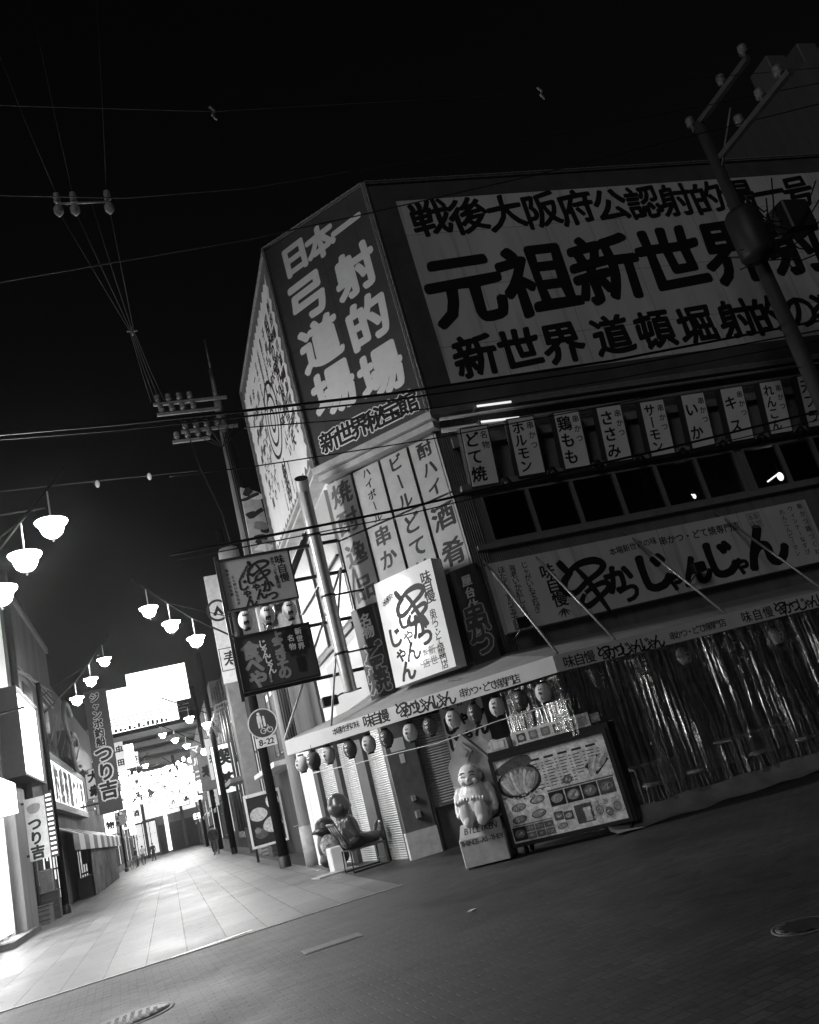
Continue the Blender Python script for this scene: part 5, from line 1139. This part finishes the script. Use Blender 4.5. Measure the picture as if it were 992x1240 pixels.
# right side of the alley
R2 = block('shop_building', 'dark tall building with lit shopfronts beyond the corner restaurant', RW, rw(60), rw(22.2), 9.5, 8, M('alley dark wall', .07, .8, .5, .8, streak=True))
for i, (y0, y1, z0, z1, s) in enumerate(((23.4, 24.4, .3, 2.2, .25), (28.5, 32, 3.4, 5.6, .8), (35, 39, 2.4, 5.2, .55), (41, 47, .6, 3.2, .8), (49, 57, .6, 4.6, 1.1), (43, 56, 5, 7.6, .6))):
    mullions(R2, rw(y1), rw(y0), z0, z1); R2.part('shopfront', MB().box((rw(y1), -.05, z0), (rw(y0), -.001, z1)), E('right front %d' % i, s*.55))
R2.part('fin_wall', MB().box((rw(41), -.62, 0), (rw(39.8), -.001, 9)), M('fin wall', .3, .7, .3, 2)); R2.part('canopy', MB().box((rw(46), -1.1, 3.3), (rw(42), -.002, 3.5)), grey)
R2.part('canopy', MB().box((rw(33), -.9, 2.8), (rw(26.6), -.002, 2.95)), pale)
m = MB()
for i in range(6): y = 47+i*.9; m.cyl((rw(y), -.3-.1*(i % 2), 1), (rw(y), -.3-.1*(i % 2), 9), .06, n=8)
R2.part('pipes', m, steel)
m = MB()
for i in range(4): y = 52-2.2*i; m.tube([(rw(y), -.1, 7.6), (rw(y), -.9, 7.4), (rw(y), -1.1, 6.7), (rw(y), -.9, 6.0)], .05, 6)
R2.part('pipes', m, galv)
R3 = block('shop_building', 'far right row building with many glowing shopfronts', RW, rw(128), rw(60), 11, 8, M('far wall', .25))
for i, (y0, y1, z0, z1, s) in enumerate(((61, 66, 1, 4, 1.0), (68, 74, .6, 3.4, .7), (76, 84, .6, 4, 1.4), (86, 94, .6, 5, 2), (96, 104, .6, 6, 2.4), (106, 116, .6, 8, 3))):
    mullions(R3, rw(y1), rw(y0), z0, z1); R3.part('shopfront', MB().box((rw(y1), -.05, z0), (rw(y0), -.001, z1)), E('right glow %d' % i, s*.6))
tb = sign_Y('vertical_banner', 'long white vertical banner with a ring emblem left of the hanging signboards', 31, ((247, 699), (263, 695), (296, 822), (272, 829)), M('white banner', .6, .5))
tb_b = [c for c in tb.e.children][0]; fr = tb.fr
c = fr.uv(264, 739); m = MB(); n = 32; vs = []
for i in range(n): a_ = 2*math.pi*i/n; vs += [(c[0]+.42*math.cos(a_), -.003, c[1]+.42*math.sin(a_)), (c[0]+.33*math.cos(a_), -.003, c[1]+.33*math.sin(a_))]
m.add(vs, [(2*i, (2*i+2) % (2*n), (2*i+3) % (2*n), 2*i+1) for i in range(n)]); m.poly([(c[0]-.2, c[1]-.16), (c[0]-.1, c[1]-.2), (c[0], c[1]-.02), (c[0]+.1, c[1]-.2), (c[0]+.2, c[1]-.16), (c[0], c[1]+.2)][::-1], -.003); tb.part('emblem', m, ink)
c = fr.uv(281, 797); m = MB().ch('寿', c[0], c[1], .62, 0, w=.03)
for q_ in ((-.42, -.42, .42, -.39), (-.42, .39, .42, .42), (-.42, -.39, -.39, .39), (.39, -.39, .42, .39)): m.rect(c[0]+q_[0], c[1]+q_[1], c[0]+q_[2], c[1]+q_[3], -.004)
tb.part('lettering', m, ink)
m = MB().box((fr.uv(285, 760)[0], .05, fr.uv(262, 700)[1]-.2), (4.25, .12, fr.uv(262, 700)[1]-.1)); tb.part('bracket', m, black)
# mural of the next shop behind the utility pole
t = T('painted_signboard', 'painted wave patterned signboard behind the utility pole', 'signboard', Frame((0, 22.0, 0), 0), (4.2, 0, 6.5))
fr = Frame((0, 22.0, 0), 0); q = [fr.uv(*p) for p in ((291, 590), (314, 596), (332, 668), (306, 672))]
t.part('board', MB().poly([q[3], q[2], q[1], q[0]], 0, .15), M('mural base', .4, .5))
m = MB(); rn = random.Random(9)
for i in range(14): f = rn.random(); p = (q[0][0]+(q[2][0]-q[0][0])*rn.uniform(.1, .9), q[3][1]+(q[0][1]-q[3][1])*rn.uniform(.05, .92)); m.mi = rn.choice((0, 1, 2)); m.disc(p[0], p[1], rn.uniform(.12, .3), rn.uniform(.05, .13), -.004-.0005*i, 14, rn.uniform(-.5, .5), .2)
t.part('painting', m, [black, white, grey])
# food poster stand
YF = Frame((0, 33, 0), 0); a, b, c, d = [YF.uv(*p) for p in ((296, 968), (334, 958), (350, 1013), (310, 1026))]; U0, U1, Z0, Z1 = (a[0]+d[0])/2, (b[0]+c[0])/2, (c[1]+d[1])/2, (a[1]+b[1])/2
t = T('poster_stand', 'white framed poster of bowls of food standing behind the tall dark post', 'poster stand', YF, ((U0+U1)/2, 0, 0))
t.part('frame', MB().box((U0-.06, 0, Z0-.08), (U1+.06, .3, Z0)).box((U0-.06, 0, Z1), (U1+.06, .3, Z1+.12)).box((U0-.06, 0, Z0), (U0, .3, Z1)).box((U1, 0, Z0), (U1+.06, .3, Z1)), white)
for x in (U0+.05, U1-.05): t.part('leg', MB().box((x-.04, .05, 0), (x+.04, .25, Z0-.08)), black)
m = MB(); m.mi = 0; m.box((U0, .1, Z0), (U1, .28, Z1)); pw_, ph_ = U1-U0, Z1-Z0
for x, y, rx, rz, g_ in ((.3, .62, .27, .14, 4), (.3, .63, .2, .09, 2), (.68, .36, .3, .16, 4), (.68, .36, .22, .1, 3), (.78, .82, .2, .15, 5), (.3, .22, .2, .1, 1), (.2, .3, .1, .06, 2)): m.mi = g_; m.disc(U0+pw_*x, Z0+ph_*y, pw_*rx, ph_*rz, .096-.002*g_, 20, .1, .04)
t.part('poster', m, G_)
# end of the alley
EN = block('end_building', 'wide building with a giant overexposed sign closing the far end of the alley', Frame((0, 130, 0), 0), -22, 26, 17, 12, M('end wall', .2, .8, .3, .3))
fr = Frame((0, 126, 0), 0)
a, b, c, d = [fr.uv(*p) for p in ((150, 818), (222, 802), (232, 844), (160, 860))]
t = T('giant_lit_sign', 'giant stepped white lit sign high across the end of the alley', 'sign', fr, ((a[0]+b[0])/2, 0, a[1]-6))
l0 = fr.uv(127, 837); l1 = fr.uv(131, 870)
t.part('face', MB().box(((a[0]+d[0])/2, 0, (c[1]+d[1])/2), ((b[0]+c[0])/2, .6, (a[1]+b[1])/2)).box((l0[0], .1, (c[1]+d[1])/2-2.6), ((b[0]+c[0])/2-2, .6, l0[1])), E('giant sign', SIGN*1.5))
m = MB(); fx0, fx1 = l0[0], (b[0]+c[0])/2-2; fz = (c[1]+d[1])/2-2.6
for k_ in range(3): m.box((fx0+.1, -.12-.01*k_, fz+.9+.45*k_), (fx1+1.6, -.02, fz+1.0+.45*k_))
t.part('ribs', m, grey); m = MB()
for k_ in range(12): m.box((fx0+.5+k_*.62, -.06, fz+.05), (fx0+.5+k_*.62+.34, .099, fz+rn.uniform(.25, .75)))
t.part('trim', m, dark)
m = MB()
zb_ = (c[1]+d[1])/2-3.2
for i in range(4): m.box((-8, .7+.3*i, zb_-1.3*i-.7), (9, 3.9, zb_-1.3*i))
t.part('beams', m, M('beam grey', .3)); m = MB()
for x in (-7.5, -3, 2, 8.2): m.box((x, 1.2, 0), (x+.4, 1.9, zb_-4))
t.part('posts', m, dark)
EN.part('lit_facade', MB().box((-6, -.2, 5.0), (5.5, -.003, 10.5)), E('lit facade', .9)); mullions(EN, -6, 5.5, 5.0, 10.5)
EN.part('doorway', MB().box((-1.2, -.1, 0), (4, -.002, 3.8)), M('end gate', .06, .6)); EN.part('lit_front', MB().box((-6, -.1, .4), (-1.4, -.002, 4.6)), E('lit front', .7)); mullions(EN, -6, -1.4, .4, 4.6); EN.part('lit_strip', MB().box((-.25, -.25, .2), (.25, -.101, 5)), E('lit sign face', 1))

# ---- projecting signs, lanterns, air conditioners and awnings crowding both sides of the alley
rn = random.Random(21)
W_ = ['酒', '串かつ', '寿', '茶', '将棋', '酒場', '食堂', '本店', '喫茶', '串', '麺', '名物', '大衆', '遊']
wds = 'first second third fourth fifth sixth seventh eighth ninth tenth eleventh twelfth thirteenth fourteenth fifteenth sixteenth seventeenth eighteenth'.split()
lum = [E('sign lum a', .25), E('sign lum b', .8), E('sign lum c', 2.2), E('sign lum d', 4.5)]; dsb = M('dull sign', .25, .5, .3, 3)
for side in (-1, 1):
    nm = 'left' if side < 0 else 'right'; wall_x = -4.6 if side < 0 else 4.2; y = 57 if side < 0 else 45
    for i in range(17 if side < 0 else 18):
        y += rn.uniform(2.6, 4.6); fr = Frame((0, y, 0), 0); w = rn.uniform(.5, 1.15); h = rn.choice((.7, 1.2, 1.8, 2.6)); z = rn.uniform(2.9, 7.8); gap = rn.uniform(.1, .5)
        x0 = wall_x-side*(gap+w) if side > 0 else wall_x+gap; mt = rn.choice((dsb, lum[0], lum[1], lum[2], lum[2], lum[3])) if y > 66 else rn.choice((dsb, lum[0], lum[1]))
        t = T('street_sign', 'projecting %s sign box, %s on the %s wall of the alley' % ('dull' if mt in (dsb, lum[0]) else 'lit', wds[i], nm), 'sign', fr, (x0+w/2, 0, z), 'projecting signs on the %s wall of the alley' % nm)
        t.part('casing', MB().box((x0-.04, -.0, z-.04), (x0+w+.04, .2, z+h+.04)), dark); t.part('face', MB().box((x0, -.02, z), (x0+w, -.001, z+h)), mt)
        tx = rn.choice(W_); n = len(tx); hh = h/n
        t.part('lettering', MB().line(tx, (x0+w/2, z+h-hh/2), (x0+w/2, z+hh/2), min(hh, w)*.8, -.02, w=.05, nib=ROUND), ink)
        t.part('bracket', MB().box((min(wall_x, x0+w/2), .06, z+h*.8), (max(wall_x, x0+w/2), .1, z+h*.8+.05)), black)
        if i % 2 == 0:
            yy = y+1.2; fr2 = LW if side < 0 else RW; u = yy if side < 0 else rw(yy)
            t = T('air_conditioner', 'grey air conditioner unit, %s one on the %s wall of the alley' % (wds[i//2], nm), 'air conditioner', fr2, (u, -.3, 4.6), 'air conditioners on the %s wall' % nm)
            t.part('casing', MB().bbox((u-.4, -.4, 4.6), (u+.4, -.02, 5.2), .02), pale); t.part('fan_grille', MB().lathe([(.22, 0), (.22, .02), (.19, .02), (.19, .0)], (u-.08, -.401, 4.9), 18, (0, -1, 0)), dark)
        if i % 3 == 0 and y > 60:
            yy = y; fr2 = LW if side < 0 else RW; u = yy if side < 0 else rw(yy)
            t = T('shop_awning', 'sloping cloth shop awning, %s one along the %s side of the alley' % (wds[i//3], nm), 'awning', fr2, (u, -.5, 2.5), 'shop awnings on the %s side' % nm)
            t.part('cloth', MB().add([(u-1.6, -.01, 3.3), (u+1.6, -.01, 3.3), (u+1.6, -1.0, 2.75), (u-1.6, -1.0, 2.75), (u+1.6, -1.0, 2.5), (u-1.6, -1.0, 2.5)], [(0, 1, 2, 3), (3, 2, 4, 5)]), rn.choice((white, dark, grey)))
# bulb strings and small hanging lamps across the far alley
for i, (Y_, z0, n) in enumerate(((62, 6.6, 5), (74, 6.2, 7), (80, 7.6, 8), (86, 6.6, 8), (92, 8.6, 9), (98, 6.4, 9), (104, 8.4, 9), (110, 7.2, 10), (113, 10.5, 10), (116, 9.0, 10))):
    xs = [-3.4+6.6*k_/(n-1) for k_ in range(n)]
    zz = [z0-.9*math.sin(math.pi*k_/(n-1)) for k_ in range(n)]
    t = T('bulb_string', 'string of bare bulbs slung across the alley, %s from the alley mouth' % wds[i], 'string lights', WORLD, (0, Y_, z0), 'bulb strings across the alley')
    t.part('wire', MB().tube([(-4.6, Y_, z0+.5)]+[(x, Y_, z+.12) for x, z in zip(xs, zz)]+[(4.2, Y_, z0+.5)], .015, 5), black)
    for x, z in zip(xs, zz): t.part('bulb', MB().ell((x, Y_, z), (.2, .2, .24), 10, 7), E('bulb glow', 30))
for i, (x, y0, z, w, h) in enumerate(((-2.6, 113, 6.5, 3.4, 1.9), (1.6, 115, 7.2, 3.2, 1.4), (-1.2, 120, 9.0, 4, 1.6), (2.0, 121, 5.4, 2.4, 1.3), (-3.2, 118, 11.4, 2.2, 1.8))):
    fr = Frame((0, y0, 0), 0); t = T('street_sign', 'glowing overhead signboard hung across the far alley, %s from the lowest' % wds[(1, 2, 3, 0, 4)[i]], 'sign', fr, (x, 0, z), 'overhead signboards of the far alley')
    t.part('casing', MB().box((x-w/2-.1, 0, z-.1), (x+w/2+.1, .3, z+h+.1)), dark); t.part('face', MB().box((x-w/2, -.02, z), (x+w/2, -.001, z+h)), lum[2 + i % 2]); t.part('lettering', MB().line(('大衆酒場', '串かつ', '新世界', '酒場', '本店')[i], (x-w*.34, z+h/2), (x+w*.34, z+h/2), h*.62, -.02, w=.04, nib=ROUND), ink)
    t.part('hanger', MB().box((x-w/2, .1, z+h+.1), (x-w/2+.08, .18, 17)).box((x+w/2-.08, .1, z+h+.1), (x+w/2, .18, 17)) if i == 9 else MB().cyl((-5 if x < 0 else 4.3, .15, z+h*.7), (x, .15, z+h*.7), .05, n=6), black)

for i, (x, y, w, h, g_) in enumerate(((-4.25, 32.9, .5, .55, .2), (-4.2, 34.6, .6, .9, .08), (3.8, 34.5, .6, .8, .15), (3.75, 37.5, .5, .5, .35), (3.85, 43.5, .7, 1.1, .1), (-4.2, 68, .6, 1.0, .12))):
    fr = Frame((x, y, .004), R(8*(i % 3)-8)); nm = ('small grey', 'tall dark', 'dull dark grey', 'low pale', 'tall black', 'dark far')[i]
    t = T('storage_crate', '%s crate standing at the wall base on the %s side of the alley' % (nm, 'left' if x < 0 else 'right'), 'crate', fr, (0, 0, 0), 'crates along the alley')
    m = MB().bbox((-w/2, -w/2, 0), (w/2, w/2, h), .02); t.part('body', m, M('crate %d' % i, g_, .6, .3, 5)); m = MB()
    for k_ in range(3): m.box((-w/2-.01, -w/2-.012, h*(.2+.27*k_)), (w/2+.01, -w/2+.0, h*(.2+.27*k_)+.05))
    t.part('ribs', m, M('crate rib', .1)); t.part('lid', MB().bbox((-w/2-.02, -w/2-.02, h), (w/2+.02, w/2+.02, h+.05), .015), M('crate rib', .1))

# ---- people and bicycles far down the alley
def person(loc, rz, label, group, pose, top, leg):
    t = T('person', label, 'person', Frame(loc, rz), (0, 0, 0), group)
    J = dict(pelvis=(0, 0, .95), chest=(0, .0, 1.3), neck=(0, 0, 1.47), head=(0, -.02, 1.6), crown=(0, -.02, 1.72))
    V = [J['pelvis'], J['chest'], J['neck'], J['head'], J['crown']]; ed = [(0, 1), (1, 2), (2, 3), (3, 4)]; rad = [.15, .16, .06, .09, .06]
    def chain(root, pts, rs):
        k_ = root
        for p_, r2 in zip(pts, rs): V.append(p_); rad.append(r2); ed.append((k_, len(V)-1)); k_ = len(V)-1
    s = pose
    for sx in (-1, 1):
        chain(0, [(sx*.1, 0, .88), (sx*.12, -.08*s*sx, .5), (sx*.12, .1*s*sx, .1), (sx*.13, .1*s*sx-.14, .04)], [.1, .07, .05, .04])
        chain(1, [(sx*.2, 0, 1.4), (sx*.25, .04, 1.12), (sx*.24, -.1*s, .9), (sx*.24, -.14*s, .82)], [.07, .05, .04, .035])
    me = bpy.data.meshes.new('p'); me.from_pydata(V, ed, []); o = bpy.data.objects.new('p', me); C.objects.link(o)
    md = o.modifiers.new('s', 'SKIN')
    for i, v in enumerate(me.skin_vertices[0].data): v.radius = (rad[i], rad[i])
    me.skin_vertices[0].data[0].use_root = True
    o.modifiers.new('u', 'SUBSURF').levels = 1
    dg = bpy.context.evaluated_depsgraph_get(); m2 = bpy.data.meshes.new_from_object(o.evaluated_get(dg)); bpy.data.objects.remove(o)
    m2.materials.clear(); m2.materials.append(top); m2.materials.append(leg); m2.materials.append(M('skin', .35))
    for p_ in m2.polygons: p_.material_index = 2 if p_.center.z > 1.5 else (1 if p_.center.z < .9 else 0); p_.use_smooth = True
    b = bpy.data.objects.new('body', m2); C.objects.link(b); b.parent = t.e
    t.part('hair', MB().ell((0, .0, 1.66), (.105, .115, .1)), black)
    return t
coat = M('dark coat', .04, .8); pant = M('dark trousers', .03, .8); shirt = M('pale shirt', .5, .8)
person(Vector((-2.6, 92, 0)), .3, 'person in a pale shirt among the bicycles far down the alley', 'people in the alley', .6, shirt, pant)
person(Vector((-1.7, 96, 0)), -.4, 'person in dark clothes walking beside the bicycles far down the alley', 'people in the alley', 1, coat, pant)
person(Vector((-3.1, 88, 0)), 1.2, 'person in a dark coat standing nearest the left shops far away', 'people in the alley', .2, coat, pant)
person(Vector((2.75, 62, 0)), .5, 'person in a dark coat standing between the right hand poles', 'people in the alley', .3, coat, pant)
person(Vector((2.6, 56, 0)), -.6, 'person in dark clothes standing before the lit shopfront on the right', 'people in the alley', .5, coat, M('grey trousers', .1, .8))
def bicycle(loc, rz, label):
    t = T('bicycle', label, 'bicycle', Frame(loc, rz), (0, 0, 0), 'bicycles in the alley')
    for x in (-.52, .52):
        m = MB(); m.tube([(x+.32*math.cos(a_), 0, .33+.32*math.sin(a_)) for a_ in [i*math.pi/10 for i in range(21)]], .018, 6)
        w_ = t.part('wheel', m, rubber); s_ = MB()
        for i in range(8): s_.cyl((x, 0, .33), (x+.31*math.cos(i*.785), 0, .33+.31*math.sin(i*.785)), .003, n=4)
        t.part('spokes', s_, galv, w_)
    t.part('frame', MB().tube([(-.52, 0, .33), (-.1, 0, .3), (.36, 0, .78), (-.2, 0, .72), (-.1, 0, .3)], .02, 6).tube([(-.52, 0, .33), (-.2, 0, .72)], .014).tube([(.52, 0, .33), (.34, 0, .9)], .016), M('bike paint', .2, .3))
    t.part('saddle', MB().ell((-.22, 0, .84), (.13, .07, .04), 10, 6).cyl((-.2, 0, .7), (-.22, 0, .83), .013), black)
    t.part('handlebar', MB().tube([(.2, -.26, .98), (.34, -.1, 1.0), (.34, .1, 1.0), (.2, .26, .98)], .013), galv)
    t.part('basket', MB().add([(.42, -.14, .7), (.68, -.14, .7), (.68, .14, .7), (.42, .14, .7), (.4, -.17, .95), (.72, -.17, .95), (.72, .17, .95), (.4, .17, .95)], [(0, 1, 2, 3), (0, 1, 5, 4), (1, 2, 6, 5), (2, 3, 7, 6), (3, 0, 4, 7)]), steel)
bicycle(Vector((-3.2, 84, 0)), 1.2, 'bicycle parked on the left nearest the small group far down the alley')
bicycle(Vector((-2.9, 90, 0)), 1.0, 'bicycle parked among the small group of people')
bicycle(Vector((3.4, 54, 0)), 1.4, 'bicycle parked by the lit shopfront on the right')
bicycle(Vector((3.75, 26.3, 0)), 1.5, 'bicycle parked between the tall dark post and the concrete pole')

# ---- building rising behind the restaurant at the upper right
fr = Frame((0, 27, 0), R(-3)); q = [fr.uv(*p) for p in ((862, 205), (985, 62), (1150, -60), (1250, 300))]
t = T('background_building', 'dim pale sloping roofed building rising behind the front billboard at the right', 'building', fr, (q[1][0], 0, 0))
t.part('wall', MB().poly([(q[0][0], 0), (q[2][0]+8, 0), (q[2][0]+8, q[2][1]), q[2], q[1], q[0]], 0, 9), M('back wall', .12, .8, .25, .6, streak=True))
for i, (x, y) in enumerate(((948, 75), (985, 60))): c = fr.uv(x, y); t.part('roof_unit', MB().bbox((c[0]-.6, .2, c[1]-.9), (c[0]+.6, 1.6, c[1]+.7), .05), M('roof unit', .12))
# ---- added glowing bulbs for lamp reflections in the right-hand upper windows
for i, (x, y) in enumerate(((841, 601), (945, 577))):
    u, v = FW.uv(x, y, 1.2); t = T('window_glint', ('faint' if i == 0 else 'brighter')+' glowing bulb added as a lamp reflection in the upper windows', 'lamp', FW, (u, 1.2, v))
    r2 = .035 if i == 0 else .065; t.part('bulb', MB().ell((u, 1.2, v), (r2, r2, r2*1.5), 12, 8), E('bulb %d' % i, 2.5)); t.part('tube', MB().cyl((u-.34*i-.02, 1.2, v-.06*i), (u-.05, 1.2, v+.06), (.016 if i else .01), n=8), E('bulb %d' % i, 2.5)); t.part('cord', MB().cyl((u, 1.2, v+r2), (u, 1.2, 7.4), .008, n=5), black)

# ---- lamp bloom, made by added halo haze
hz = MB().box((-60, -3, -1), (90, 160, 40)); ho = build('bloom_haze', hz, [], WORLD.w(0, 0, 0)); ho['kind'] = 'stuff'
hm = bpy.data.materials.new('halo haze'); hm.use_nodes = True; t_ = hm.node_tree; t_.nodes.remove(t_.nodes['Principled BSDF']); pv = nn(t_, 'ShaderNodeVolumePrincipled')
pv.inputs['Color'].default_value = (.9, .9, .9, 1); pv.inputs['Density'].default_value = .00021; pv.inputs['Anisotropy'].default_value = .88
t_.links.new(pv.outputs[0], t_.nodes['Material Output'].inputs['Volume']); ho.data.materials.clear(); ho.data.materials.append(hm)
